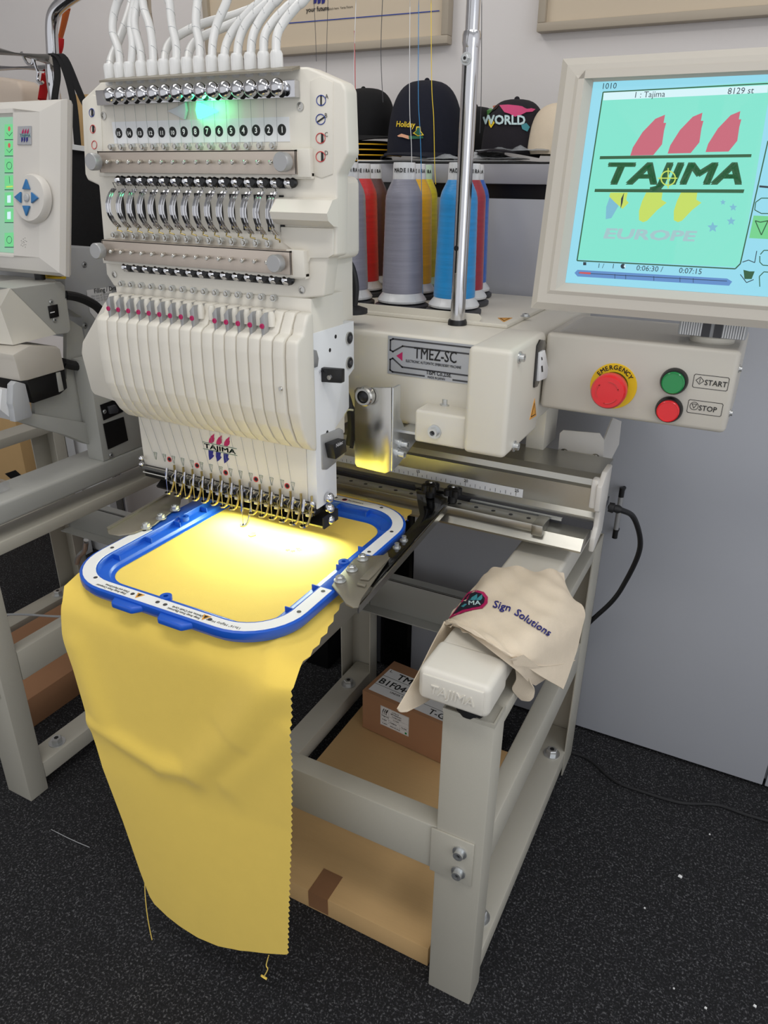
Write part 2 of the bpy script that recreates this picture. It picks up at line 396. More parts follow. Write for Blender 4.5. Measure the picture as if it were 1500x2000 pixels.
# brackets carrying the rail
m = MB('cream')
m.box(-.347, -.272, 1.405, 1.60, .785, .96, .004).prism([(-.35, 1.43, .79), (-.43, 1.43, .80), (-.56, 1.43, .90), (-.35, 1.43, .90)], (0, .12, 0), .003)
m.build('rail_bracket', main)
m = MB('cream'); m.prism([(-.86, 1.42, .79), (-.76, 1.42, .86), (-.70, 1.42, .90), (-.95, 1.42, .90), (-.95, 1.42, .79)], (0, .12, 0), .003).build('rail_bracket', main)
# pantograph rail (extruded along x)
XL, XR = -1.15, -.238
rail = MB('aluminium')
prof = [(1.395, .957), (1.392, .945), (1.40, .935), (1.40, .885), (1.393, .875), (1.393, .868), (1.52, .868), (1.52, .962), (1.41, .965)]
rail.prism([(XL, y, z) for y, z in prof], (XR-XL, 0, 0))
ro = rail.build('rail', main, angle=20)
MB('dark_grey').box(XL, XR, 1.385, 1.54, .852, .868).use('zinc').box(-.50, -.30, 1.375, 1.384, .862, .867).build('rail_slot', ro)
MB('aluminium').prism([(XL, y, z) for y, z in [(1.385, .852), (1.335, .852), (1.318, .832), (1.318, .828), (1.40, .828), (1.40, .852)]], (XR-.005-XL, 0, 0)).build('lower_lip', main, angle=20)
# sliding bar with holes and its end block
sb = MB('aluminium').box(-.98, -.325, 1.322, 1.365, .850, .868, .002)
sb.use('aluminium').box(-.345, -.322, 1.316, 1.368, .846, .870, .002)
sb.use('black')
for k in range(16): sb.lathe((-.36-.038*k, 1.345, .8681), (0, 0, 1), [(.0045, 0), (.0045, .0003)], 12)
sb.build('sliding_bar', main)
# ruler tape on rail front
ru = MB('white_paper').face([(-1.0, 1.3988, .905), (-.392, 1.3988, .905), (-.392, 1.3988, .886), (-1.0, 1.3988, .886)]).use('black_ink')
zero = -.407
for k in range(0, 51):
    x = zero-.0115*k; h = .011 if k % 10 == 0 else (.008 if k % 2 == 0 else .005)
    ru.face([(x, 1.3985, .888), (x+.0009, 1.3985, .888), (x+.0009, 1.3985, .888+h), (x, 1.3985, .888+h)])
for t, k in (('25', 0), ('20', 10), ('15', 20), ('10', 30)): ru.text(t, (zero-.0115*k-.003, 1.3984, .897), (1, 0, 0), (0, 0, 1), .0095, .01)
ru.build('ruler_tape', ro)
# rail end cap
m = MB('panel_white').prism([(XR, y, z) for y, z in [(1.385, .965), (1.365, .955), (1.37, .90), (1.385, .895), (1.385, .86), (1.37, .84), (1.37, .81), (1.44, .83), (1.45, .975), (1.40, .975)]], (.011, 0, 0), .003).use('panel_white').box(XR-.012, XR+.002, 1.372, 1.395, .903, .965, .004)
m.build('rail_end_cap', main)
# cable leaving the end cap
m = MB('rubber').tube([P(1190, 990, 'y', 1.45), P(1215, 997, 'y', 1.47), P(1237, 1010, 'y', 1.52), P(1250, 1050, 'y', 1.56), P(1246, 1085, 'y', 1.6), P(1222, 1135, 'y', 1.64), P(1195, 1175, 'y', 1.68), P(1140, 1228, 'y', 1.72), P(1100, 1290, 'y', 1.74)], .006, 10, 6)
m.lathe(P(1189, 990, 'y', 1.45), (1, .1, -.1), [(.010, 0), (.011, .01), (.008, .012), (.009, .02), (.006, .026)], 12); m.build('cable', main)
# body
BF = 1.25
RX = -.372
body = MB('cream').box(-.80, RX-.004, BF, 1.78, 1.055, 1.232, .012, 3).build('body', main)
m = MB('cream').box(-.452, RX, 1.185, 1.385, 1.045, 1.238, .010, 4); cov = m.build('side_cover', main)
m = MB('zinc'); capscrew(m, P(1014, 698, 'x', RX), (1, 0, 0), .007, .01); m.build('screw', cov)
m = MB('zinc'); capscrew(m, P(1003, 871, 'x', RX), (1, 0, 0), .007, .01); m.build('screw', cov)
sw = MB('black_gloss').prism([P(x, y, 'x', RX) for x, y in [(1047, 675), (1053, 663), (1062, 664), (1064, 672), (1055, 735), (1047, 755), (1041, 757), (1041, 748)]], (.003, 0, 0), .0008)
sw.use('white').prism([P(x, y, 'x', RX+.003) for x, y in [(1051, 688), (1059, 683), (1066, 722), (1062, 738), (1047, 744)]], (.006, 0, 0), .001)
sw.use('black_ink').face([P(x, y, 'x', RX+.0093) for x, y in [(1057, 698), (1059, 697), (1060, 703), (1058, 704)]]).face([P(x, y, 'x', RX+.0093) for x, y in [(1057, 715), (1060, 714), (1061, 726), (1058, 727)]])
sw.build('power_switch', cov)['label'] = 'black rocker switch with white tag'
def warn(tri, ax, v, d, parent, name='warning_sticker'):
    m = MB('warn_orange').prism([P(x, y, ax, v) for x, y in tri], d)
    c = sum((Vector(P(x, y, ax, v)) for x, y in tri), Vector())/3
    m.use('black_ink').face([c+(Vector(P(x, y, ax, v))-c)*.72+Vector(d)*1.2 for x, y in tri]).use('warn_orange').face([c+(Vector(P(x, y, ax, v))-c)*.55+Vector(d)*1.5 for x, y in tri])
    a, b_, q = [c+(Vector(P(x, y, ax, v))-c)*.55+Vector(d)*1.8 for x, y in tri]
    m.use('black_ink').face([(a*.8+q*.2)*.5+(a*.8+b_*.2)*.5, c*.7+b_*.3, c, (b_+q)/2*.7+c*.3, c*.8+q*.2, c*1.05-q*.05]); return m.build(name, parent)
warn([(1044, 778), (1047, 812), (1034, 820)], 'x', RX, (.0006, 0, 0), cov)
m = MB('cream').box(-.556, -.452, 1.20, BF+.02, 1.044, 1.107, .006, 3); hb = m.build('motor_cover', main)
m = MB('zinc'); capscrew(m, P(849, 843, 'y', 1.20), (0, -1, 0), .009, .012); m.build('screw', hb)
m = MB('zinc'); capscrew(m, P(870, 791, 'z', 1.107), (0, 0, 1), .007, .012); m.build('screw', hb)
# name plate
q = [P(x, y, 'y', BF-.001) for x, y in [(758, 654), (912, 674), (911, 748), (758, 731)]]
zt = (q[0].z+q[1].z)/2; zb = (q[2].z+q[3].z)/2; xl = q[0].x; xr = -.4535; yy = BF-.0015
npl = MB('plate_silver').box(xl, xr, yy, BF, zb, zt)
npl.use('dark_grey'); yy -= .0004; W_ = xr-xl; H_ = zt-zb
def npt(a, b_): return Vector((xl+a*W_, yy, zb+b_*H_))
def nline(pts, t=.003):
    for (a, b_), (c, d) in zip(pts, pts[1:]):
        p, q_ = npt(a, b_), npt(c, d); n = (q_-p).cross(Vector((0, 1, 0))).normalized()*t/2; e = (q_-p).normalized()*t/2; npl.face([p-e+n, q_+e+n, q_+e-n, p-e-n])
nline([(1, .93), (.06, .93), (.03, .89), (.03, .63), (.06, .6), (.17, .77), (1, .77)]); nline([(1, .22), (.17, .22), (.06, .42), (.03, .38), (.03, .1), (.06, .06), (.42, .06)]); nline([(.74, .06), (1, .06)])
npl.use('magenta_ink').face([npt(.1, .5), npt(.17, .62), npt(.17, .38)]).use('black_ink')
npl.text('TMEZ-SC', npt(.30, .50), (1, 0, 0), (0, 0, 1), .030, .008, 0, .72, .0003)
npl.text('ELECTRONIC AUTOMATIC EMBROIDERY MACHINE', npt(.21, .37), (1, 0, 0), (0, 0, 1), .0072, .006, 0, .68, .0003)
npl.text('TISM Co.,Ltd.', npt(.44, .12), (1, 0, 0), (0, 0, 1), .0115, .016, 0, .8, .0003)
npl.text('MADE IN JAPAN', npt(.46, .02), (1, 0, 0), (0, 0, 1), .0062, .006, 0, .8, .0003)
npl.build('name_plate', body)
# L bracket with roller
lb = MB('steel'); LY = 1.18
lb.prism([P(x, y, 'y', LY) for x, y in [(692, 762), (697, 757), (764, 757), (764, 920), (752, 925), (697, 912), (693, 905)]], (0, .004, 0), .001)
lb.build('guide_plate', main)['label'] = 'bent steel plate with a black centred roller'
lb = MB('zinc'); ax_ = P(764, 840, 'y', LY).x
zt_ = P(764, 757, 'y', LY).z; zb_ = P(764, 920, 'y', LY).z
lb.prism([(ax_, LY, zt_), (ax_, LY+.03, zt_), (ax_, LY+.03, zb_+.10), (ax_, LY+.05, zb_+.075), (ax_, LY+.12, zb_+.075), (ax_, LY+.12, zb_+.035), (ax_, LY+.03, zb_+.005), (ax_, LY, zb_)], (.004, 0, 0), .001)
lb.box(ax_, ax_+.05, LY+.03, LY+.12, zb_+.07, zb_+.075)
for yy_, z_ in ((LY+.02, zb_+.03), (LY+.035, zb_+.045)): capscrew(lb, (ax_+.004, yy_, z_), (1, 0, 0), .007, .016)
lb.build('side_plate', main)
rl = MB('steel'); c = P(716, 772, 'y', LY-.002); rl.lathe(c, (0, -1, 0), [(.0185, 0), (.0185, .012), (.016, .015), (.012, .015), (.011, .009)], 32); rl.use('black').lathe(c+Vector((0, -.008, 0)), (0, -1, 0), [(.011, 0), (.011, .003), (.005, .007)], 24); rl.build('roller', main)
# small stepper motor with connector
sm = MB('alu_matte'); 
a = P(642, 850, 'y', 1.24); sm.prism([P(x, y, 'x', -.668) for x, y in [(628, 850), (665, 836), (672, 840), (674, 890), (640, 918), (630, 918)]], (-.02, 0, 0), .003).build('motor_bracket', main)
sm = MB('black').prism([P(x, y, 'x', -.650) for x, y in [(650, 868), (676, 858), (678, 882), (656, 898)]], (-.018, 0, 0), .002); sm.use('white_paper').text('Nidec', P(656, 874, 'x', -.6497), (0, 1, 0), (0, 0, 1), .010, .005).build('sensor_motor', main)
cb = MB('rubber')
def Y(px, py, y=1.235): return P(px, py, 'y', y)
cb.tube([Y(666, 758), Y(676, 772, 1.22), Y(684, 800, 1.2), Y(686, 835, 1.2), Y(682, 868, 1.2)], .0075, 10, 6).tube([Y(668, 775), Y(690, 800, 1.22), Y(692, 840, 1.21), Y(686, 875, 1.2)], .004, 8, 6)
cb.use('nylon').tube([Y(672, 812, 1.19), Y(678, 801, 1.185), Y(690, 801, 1.185)], .002, 6, 4).tube([Y(672, 812, 1.19), Y(660, 820, 1.19)], .002, 6).ball(Y(657, 820, 1.19), .005).ball(Y(662, 828, 1.19), .005); cb.build('cable', main)
# top tray with cones
TZ = 1.2325
tr = MB('cream').box(-.95, -.455, 1.40, 1.79, 1.232, 1.240, .002).prism([(-.95, 1.405, 1.24), (-.515, 1.405, 1.24), (-.51, 1.405, 1.247), (-.518, 1.405, 1.254), (-.95, 1.405, 1.254)], (0, .003, 0))
warn([(972, 621), (1001, 621), (984, 629)], 'z', 1.2402, (0, 0, .0006), main)
hexbolt(tr, P(1026, 618, 'z', 1.24), (0, 0, 1), .007, .004)
tr.build('thread_tray', main)
# pole
pc = P(893, 634, 'z', 1.232); pc = Vector((pc.x, pc.y, 1.232))
pm = MB('black').lathe(pc, (0, 0, 1), [(.019, 0), (.019, .006), (.0175, .010)], 24)
pm.use('chrome').cyl(pc+Vector((0, 0, .01)), pc+Vector((0, 0, .49)), .0145, 28).cyl(pc+Vector((0, 0, .49)), pc+Vector((0, 0, 1.1)), .012, 28)
pm.lathe(pc+Vector((0, 0, .472)), (0, 0, 1), [(.0145, 0), (.016, .008), (.016, .02), (.0145, .025)], 28)
pm.use('black').face([pc+Vector((-.005, -.0142, .10)), pc+Vector((-.002, -.0147, .10)), pc+Vector((-.002, -.0147, .46)), pc+Vector((-.005, -.0142, .46))])
pm.lathe(pc+Vector((-.004, -.0138, .145)), (-.1, -1, 0), [(.005, 0), (.005, .001)], 12)
hexbolt(pm, pc+Vector((-.002, -.014, .455)), (0, -1, 0), .007, .006)
pm.build('thread_stand_pole', main)
# control box
CB = 1.388
cbx = MB('cream_shaded').box(-.373, -.034, CB, 1.62, 1.088, 1.236, .009, 3).build('control_box', main)
def btn(px, py, r, h, m_, ringm='black', hh=.012, name='button', lab=None):
    c = P(px, py, 'y', CB); b_ = MB(ringm).lathe(c, (0, -1, 0), [(r*1.22, 0), (r*1.22, .006), (r*1.1, hh), (r*1.0, hh)], 32); b_.use(m_).lathe(c, (0, -1, 0), [(r, 0), (r, h*.92), (r*.92, h), (r*.9, h*.95)], 32); o_ = b_.build(name, cbx)
    if lab: o_['label'] = lab
btn(1317, 744, .0195, .020, 'green_btn', lab='green start button'); btn(1307, 799, .0195, .020, 'red_btn', lab='red stop button')
c = P(1198, 754, 'y', CB)
es = MB('yellow').lathe(c, (0, -1, 0), [(.0425, 0), (.0425, .0015), (.042, .002)], 48)
es.use('black').lathe(c, (0, -1, 0), [(.027, .002), (.027, .014)], 32)
es.use('red_btn').lathe(c, (0, -1, 0), [(.021, .01), (.021, .024), (.031, .026), (.0315, .032), (.0315, .046), (.028, .052), (.0005, .053)], 40)
for k in range(3):
    a0 = 2*PI*k/3+.3; pts = []
    for j in range(9):
        a_ = a0+1.3*j/8; pts.append(c+Vector((math.cos(a_)*.020, -.0527, math.sin(a_)*.020)))
    es.use('red_ink').tube(pts, .0013, 5)
es.use('black_ink')
for t, s_ in (('EMERGENCY', 1),):
    for j, ch in enumerate(t):
        a_ = PI/2+(4-j)*.235
        uu = Vector((math.sin(a_), 0, -math.cos(a_))); vv = Vector((math.cos(a_), 0, math.sin(a_)))
        es.text(ch, c+vv*.0315+Vector((0, -.0025, 0)), uu, vv, .0115, .016, 0, 1, .0003, True)
es.build('emergency_stop', cbx)['label'] = 'red mushroom button on a yellow ring'
for (tx, x0_, y0_, sym) in (('START', 1352, 756, 0), ('STOP', 1341, 805, 1)):
    o_ = P(x0_, y0_, 'y', CB-.0008); m = MB('black_ink'); ww = .057; hh = .0235
    def ol(pts, t=.0009):
        for p, q_ in zip(pts, pts[1:]):
            p = o_+Vector((p[0], 0, p[1])); q_ = o_+Vector((q_[0], 0, q_[1])); n = (q_-p).cross(Vector((0, 1, 0))).normalized()*t/2; e = (q_-p).normalized()*t/2; m.face([p-e+n, q_+e+n, q_+e-n, p-e-n])
    ol([(.002, 0), (ww-.002, 0), (ww, .002), (ww, hh-.002), (ww-.002, hh), (.002, hh), (0, hh-.002), (0, .002), (.002, 0)])
    if sym == 0: ol([(.004, .013), (.0105, .0195), (.017, .013), (.0105, .0065), (.004, .013)]); ol([(.0105, .0095), (.0105, .0165)])
    else: ol([(.0105+.007*math.cos(k*PI/8), .013+.007*math.sin(k*PI/8)) for k in range(17)], .0008); ol([(.0065, .0165), (.0145, .0165), (.0105, .009), (.0065, .0165)])
    m.text(tx, o_+Vector((.0185, 0, .0065)), (1, 0, 0), (0, 0, 1), .0135, .006, 0, .93); m.build('button_label', cbx)
m = MB('zinc')
for z in (1.20, 1.12): capscrew(m, (-.034, CB+.03, z), (1, 0, 0), .005, .005); 
m.build('screw', cbx)
# protective film on top of control box
m = MB('clear_film').grid([[Vector((-.35+.31*i/8, CB+.005+.2*j/4, 1.2385+.002*math.sin(i*1.7+j))) for i in range(9)] for j in range(5)]); m.build('plastic_film', cbx)
# grey column behind cover and white bracket under control box
m = MB('cream').box(-.425, -.385, 1.50, 1.60, .96, 1.09, .002).box(-.60, -.41, 1.575, 1.66, .965, 1.02, .002).build('support_post', main)
wb = MB('panel_white').prism([P(x, y, 'y', 1.53) for x, y in [(1093, 846), (1100, 840), (1171, 846), (1180, 860), (1177, 917), (1087, 906)]], (0, .003, 0), .0008)
wx = P(1180, 860, 'y', 1.53).x
wb.prism([P(x, y, 'x', wx) for x, y in [(1180, 860), (1197, 816), (1214, 823), (1209, 868), (1191, 903), (1177, 917)]], (-.003, 0, 0))
capscrew(wb, P(1102, 884, 'y', 1.529), (0, -1, 0), .006, .004, 'steel'); capscrew(wb, P(1163, 894, 'y', 1.529), (0, -1, 0), .006, .004, 'steel'); wb.build('bracket', main)
# big monitor ------------------------------------------------------
mb0 = P(1035, 602, 'y', 1.35); mt0 = P(1097, 112, 'y', 1.405)
Vn = (mt0-mb0); Vn.x = 0; Vn.normalize(); Un = Vector((1, 0, 0)); Nn = Un.cross(Vn)   # Nn points to viewer
MH = (mt0-mb0).dot(Vn); MW = .60; O = Vector((min(mb0.x, mt0.x), mb0.y, mb0.z))
def mo(u, v, n=0): return O+Un*u+Vn*v+Nn*n
mon = MB('cream_bezel')
def ring(mb_, a, b_):
    # a,b: (u0,v0,u1,v1,n) rectangles -> quads between
    A = [mo(a[0], a[1], a[4]), mo(a[2], a[1], a[4]), mo(a[2], a[3], a[4]), mo(a[0], a[3], a[4])]; B = [mo(b_[0], b_[1], b_[4]), mo(b_[2], b_[1], b_[4]), mo(b_[2], b_[3], b_[4]), mo(b_[0], b_[3], b_[4])]
    for k in range(4): mb_.face([A[k], A[(k+1) % 4], B[(k+1) % 4], B[k]])
W0 = (0, 0, MW, MH)
sc0 = PP(1104, 552, mo(0, 0, -.012), Nn); 
su0 = (sc0-O).dot(Un); sv0 = (sc0-O).dot(Vn); sc1 = PP(1163, 160, mo(0, 0, -.012), Nn); sv1 = (sc1-O).dot(Vn); su0 = min(su0, (sc1-O).dot(Un)); su1 = MW-su0
print('monitor', MH, su0, sv0, sv1)
rs = [(.004, .004, MW-.004, MH-.004, -.05), (0, 0, MW, MH, -.045), (0, 0, MW, MH, -.008), (.012, .012, MW-.012, MH-.012, 0), (.028, .028, MW-.028, MH-.028, .001), (.034, .034, MW-.034, MH-.034, .004), (su0-.012, sv0-.014, su1+.012, sv1+.014, .004), (su0, sv0, su1, sv1, -.0125)]
for a, b_ in zip(rs, rs[1:]): ring(mon, a, b_)
a = rs[0]; mon.face([mo(a[0], a[1], a[4]), mo(a[0], a[3], a[4]), mo(a[2], a[3], a[4]), mo(a[2], a[1], a[4])])
monitor = mon.build('monitor', main, angle=20)
scr = MB('scr_blue').face([mo(su0, sv0, -.012), mo(su1, sv0, -.012), mo(su1, sv1, -.012), mo(su0, sv1, -.012)])
LV = [.0003]
def S(px, py, l=0): return PP(px, py, mo(0, 0, -.012+LV[0]*(1+l)), Nn)
def sp_(m_, pts, l=1): scr.use(m_).face([S(x, y, l) for x, y in pts])
def sl(m_, pts, t=1.6, l=2):
    scr.use(m_)
    for (a, b_), (c, d) in zip(pts, pts[1:]):
        L_ = math.hypot(c-a, d-b_) or 1; nx, ny = -(d-b_)/L_*t/2, (c-a)/L_*t/2
        scr.face([S(a+nx, b_+ny, l), S(c+nx, d+ny, l), S(c-nx, d-ny, l), S(a-nx, b_-ny, l)])
sp_('scr_mint', [(1179, 181), (1500, 160), (1500, 430), (1438, 522), (1128, 507)], 1)
sp_('scr_mint', [(1179, 181), (1520, 158), (1440, 522), (1128, 507)], 1)
sp_('scr_white', [(1179, 181), (1500, 166), (1499, 181), (1178, 196)], 2)
sl('scr_green', [(1127, 509), (1178, 180), (1500, 163)], 2.4, 3); sl('scr_green', [(1127, 509), (1436, 525), (1446, 515), (1500, 275)], 2.4, 3)
# work area shading to the right
sp_('scr_blue', [(1500, 200), (1500, 560), (1445, 560), (1447, 522)], 2)
scr.use('scr_dark')
def st(t, px, py, size, m_='scr_dark', bold=.0, shear=0, sx=1, l=4): 
    scr.use(m_); scr.text(t, S(px, py, l), Un, Vn, size, bold, shear, sx, 0)
st('1010', 1174, 174, .0125); st('1 : Tajima', 1237, 191, .0125, sx=1); st('8129 st', 1420, 184, .0125)
st('1 /', 1166, 523, .011); st('1', 1194, 524, .011); st('0:06:30 /', 1242, 528, .0125); st('0:07:15', 1325, 533, .0125)
for k, (dx_, dy_) in enumerate(((0, 0), (73, -4), (147, -7))):
    sp_('scr_pink', [(1231+dx_, 304+dy_), (1236+dx_, 288+dy_), (1255+dx_, 258+dy_), (1280+dx_, 232+dy_), (1299+dx_, 224+dy_), (1296+dx_, 240+dy_), (1301+dx_, 240+dy_), (1297+dx_, 255+dy_), (1293+dx_, 282+dy_), (1276+dx_, 303+dy_)], 2)
sp_('scr_green', [(1172, 305), (1468, 301), (1467, 307), (1171, 311)], 4); sp_('scr_green', [(1162, 369), (1454, 370), (1452, 377), (1161, 375)], 4)
# TAJIMA lettering fitted between bars
vs, fs = glyphs('TAJIMA', .03, .3); wd = max(p[0] for p in vs); hd = max(p[1] for p in vs)
scr.use('scr_green'); W = [scr.bm.verts.new(S(1173+276*p[0]/wd, 359-42*p[1]/hd+0*p[0], 5)) for p in vs]
for f in fs:
    try: g = scr.bm.faces.new([W[i] for i in f]); g.material_index = scr.i
    except ValueError: pass
for dx_ in (0, 68):
    sp_('scr_yellow', [(1262+dx_, 376), (1294+dx_, 376), (1292+dx_, 390), (1302+dx_, 396), (1284+dx_, 410), (1264+dx_, 431), (1256+dx_, 434), (1248+dx_, 430), (1248+dx_, 412), (1254+dx_, 393)], 2)
sp_('scr_yellow', [(1192, 376), (1226, 376), (1223, 390), (1228, 396), (1216, 408), (1202, 396), (1190, 384)], 3); sp_('scr_paleblue', [(1192, 382), (1208, 402), (1194, 426), (1183, 428), (1184, 404)], 2)
sp_('scr_dark', [(1219, 376), (1216, 396), (1212, 408), (1213, 388)], 5)
for r_, mm in ((14, 'scr_yellow'),):
    cx_, cy_ = 1305, 348; pts = [(cx_+r_*math.cos(k*PI/10), cy_+r_*math.sin(k*PI/10)) for k in range(21)]; sl(mm, pts, 2.5, 7)
    sl(mm, [(cx_-20, cy_), (cx_+18, cy_)], 2.2, 7); sl(mm, [(cx_, cy_-20), (cx_, cy_+20)], 2.2, 7)
vs, fs = glyphs('EUROPE', .03, .2); wd = max(p[0] for p in vs); hd = max(p[1] for p in vs)
scr.use('scr_grey'); W = [scr.bm.verts.new(S(1176+186*p[0]/wd, 465-20*p[1]/hd+6*p[0]/wd, 3)) for p in vs]
for f in fs:
    try: g = scr.bm.faces.new([W[i] for i in f]); g.material_index = scr.i
    except ValueError: pass
for cx_, cy_, r_ in ((1392, 444, 11), (1428, 432, 9), (1432, 405, 8), (1412, 395, 6)):
    pts = [(cx_+(r_ if k % 2 == 0 else r_*.45)*math.sin(k*PI/5), cy_-(r_ if k % 2 == 0 else r_*.45)*math.cos(k*PI/5)) for k in range(10)]; sp_('scr_paleblue', pts, 2)
sp_('scr_bar', [(1128, 527), (1420, 544), (1430, 550), (1424, 558), (1128, 540), (1122, 533)], 2); sl('scr_dark', [(1130, 533), (1420, 549)], 1.2, 3); sp_('scr_red', [(1132, 531), (1154, 532), (1153, 536), (1131, 534)], 4)
for x_ in (1201, 1222, 1277, 1328, 1354): sl('scr_dark', [(x_, 532+(x_-1130)*.05), (x_, 541+(x_-1130)*.05)], 1, 4)
for a in (((1476, 395), (1487, 387), (1520, 387), (1520, 417), (1487, 417), (1474, 410), (1476, 395)), ((1485, 497), (1492, 489), (1520, 489)), ((1484, 500), (1484, 512), (1490, 518), (1520, 520)), ((1484, 560), (1483, 540), (1492, 531), (1520, 533))): sl('scr_green', a, 1.8, 3)
sp_('scr_btn', [(1472, 421), (1520, 423), (1520, 468), (1463, 465)], 3); sl('scr_green', [(1475, 431), (1485, 434), (1500, 431), (1487, 459), (1475, 431)], 2, 5); sl('scr_dark', [(1483, 364), (1520, 367)], 4, 4)
sl('scr_dark', [(1450, 512), (1462, 508), (1474, 513), (1478, 490)], 1.6, 4); sp_('scr_green', [(1452, 527), (1464, 530), (1474, 530), (1468, 545), (1454, 545)], 4); sl('scr_dark', [(1446, 536), (1458, 552), (1472, 546)], 1.6, 5)
sp_('scr_dark', [(1139, 512), (1145, 512), (1145, 518), (1139, 518)], 4); sp_('scr_dark', [(1217+5*math.cos(k*PI/6), 520+5*math.sin(k*PI/6)) for k in range(12)], 4); sp_('scr_white', [(1221, 516), (1222, 520), (1221, 524), (1218, 520)], 5)
scr.build('screen', monitor, smooth=False)
# monitor pivot
pv = MB('alu_matte')
pb = P(1390, 664, 'z', 1.224); pb = Vector((pb.x, 1.60, 1.222))
pb = Vector((P(1392, 655, 'y', 1.46).x, 1.46, 1.236))
pv.use('cream').lathe(pb, (0, 0, 1), [(.038, 0), (.038, .010), (.036, .012)], 32); pv.use('grey_panel').box(pb.x-.056, pb.x+.056, 1.42, 1.48, 1.248, 1.287, .003)
pv.use('white')
for k in range(26):
    x = pb.x-.052+.0041*k
    if abs(k-12.5) > 3: pv.box(x, x+.0022, 1.4175, 1.421, 1.25, 1.284)
pv.use('dark_grey').box(pb.x-.016, pb.x-.003, 1.417, 1.421, 1.249, 1.286).box(pb.x+.003, pb.x+.016, 1.417, 1.421, 1.249, 1.286)
pv.build('monitor_pivot', monitor)
#=====================================================================  HEAD
YH = 1.035
def H(px, py, y=YH): return P(px, py, 'y', y)
hd_ = MB('cream_plastic')
outl = [(198, 158), (575, 131), (600, 130), (668, 160), (675, 175), (680, 300), (658, 342), (657, 500), (640, 505), (632, 580), (592, 583), (222, 560), (207, 536), (192, 362), (170, 352), (165, 340), (158, 196)]
hd_.prism([H(x, y) for x, y in outl], (0, .035, 0), .004, 3)
head = hd_.build('tension_panel', main)
# inset tablets
strips = []
for pts in ([(606, 158), (626, 149), (650, 160), (650, 340), (628, 348), (606, 340)], [(166, 196), (180, 184), (196, 192), (200, 300), (186, 330), (172, 330)]):
    m_ = MB('cream_plastic').prism([H(x, y, YH-.0015) for x, y in pts], (0, .003, 0), .001); strips.append(m_)
m = strips[0]
def ringpx(mb_, cx_, cy_, rx, ry, y, t, a0=0, a1=2*PI):
    pts = [H(cx_+rx*math.cos(a0+(a1-a0)*k/20), cy_+ry*math.sin(a0+(a1-a0)*k/20), y) for k in range(21)]; mb_.tube(pts, t, 4)
yy = YH-.0022
for (cx_, cy_, mt_, ch) in ((627, 196, 'blue_ink', 'A'), (626, 233, 'blue_ink', 'B'), (626, 270, 'red_ink', 'C'), (626, 306, 'red_ink', 'D')):
    m.use(mt_); ringpx(m, cx_, cy_, 9, 10, yy, .0006); m.use('black_ink').text(ch, H(cx_+8, cy_-3, yy), (1, 0, 0), (0, 0, 1), .0085, 0)
    if ch in 'AB': m.face([H(cx_-1.5, cy_-11, yy), H(cx_+1.5, cy_-11, yy), H(cx_+1.5, cy_+11, yy), H(cx_-1.5, cy_+11, yy)] if ch == 'A' else [H(cx_-7, cy_+4, yy), H(cx_+7, cy_-6, yy), H(cx_+8, cy_-3, yy), H(cx_-6, cy_+7, yy)])
    else: m.face([H(cx_+1, cy_-9, yy), H(cx_+5, cy_-9, yy), H(cx_+6, cy_+9, yy), H(cx_+1, cy_+9, yy)])
m = strips[1]
for (cx_, cy_, mt_) in ((179, 220, 'blue_ink'), (181, 252, 'red_ink'), (184, 283, 'red_ink')):
    m.use(mt_); ringpx(m, cx_, cy_, 5, 8, yy, .0006); m.use('black_ink')
    if cy_ < 270: m.face([H(cx_-1, cy_-8, yy), H(cx_+3, cy_-8, yy), H(cx_+3, cy_+8, yy), H(cx_-1, cy_+6, yy)])
for m_ in strips: m_.build('symbol_strip', head)
# rear block of head
m = MB('cream_plastic').box(-1.10, H(683, 400, 1.16).x, 1.07, 1.20, 1.37, 1.50, .012, 3).box(-1.09, H(668, 540, 1.16).x, 1.07, 1.20, 1.26, 1.40, .004); m.build('head_rear_block', main)
m = MB('cream_plastic').box(-1.07, -.66, 1.07, 1.15, 1.50, 1.62, .006); m.build('head_upper_block', main)
# screws of the panel
for x, y in ((587, 208), (203, 226), (590, 566), (224, 536)): MB('steel').lathe(H(x, y, YH), (0, -1, 0), [(.006, 0), (.006, .0015), (.0035, .002), (.003, .0005)], 16).build('screw', head)
# direction lamps
m = MB('led_green').prism([H(x, y, YH-.001) for x, y in [(390, 200), (412, 210), (428, 218), (409, 226), (392, 233), (388, 216)]], (0, -.008, 0), .001); m.build('arrow_lamp', head)['label'] = 'lit green arrow lamp'
m = MB('led_off').prism([H(x, y, YH-.001) for x, y in [(366, 200), (368, 216), (364, 234), (348, 226), (331, 217), (350, 209)]], (0, -.006, 0), .001); m.build('arrow_lamp', head)['label'] = 'unlit pale arrow lamp'
gl = bpy.data.lights.new('arrow_glow', 'POINT'); gl.energy = .045; gl.color = (.08, 1, .35); gl.shadow_soft_size = .01
go = bpy.data.objects.new('arrow_glow', gl); COL.objects.link(go); go.location = H(408, 205, YH-.022)
# number strip
q0 = H(228, 262, YH-.0008); q1 = H(561, 251, YH-.0008); zc = (q0.z+q1.z)/2
m = MB('white').box(H(222, 262).x, H(566, 250).x, YH-.0008, YH, zc-.016, zc+.017)
for k in range(15):
    x = lerp(H(233, 261).x, H(551, 251).x, k/14); n_ = str(15-k)
    m.use('black_ink').lathe((x, YH-.0008, zc), (0, -1, 0), [(.0078, 0), (.0078, .0003)], 20)
    m.use('pure_white').text(n_, (x, YH-.0014, zc-.0038), (1, 0, 0), (0, 0, 1), .0115 if len(n_) == 1 else .0085, .02, 0, 1, .0002, True)
m.build('number_strip', head)
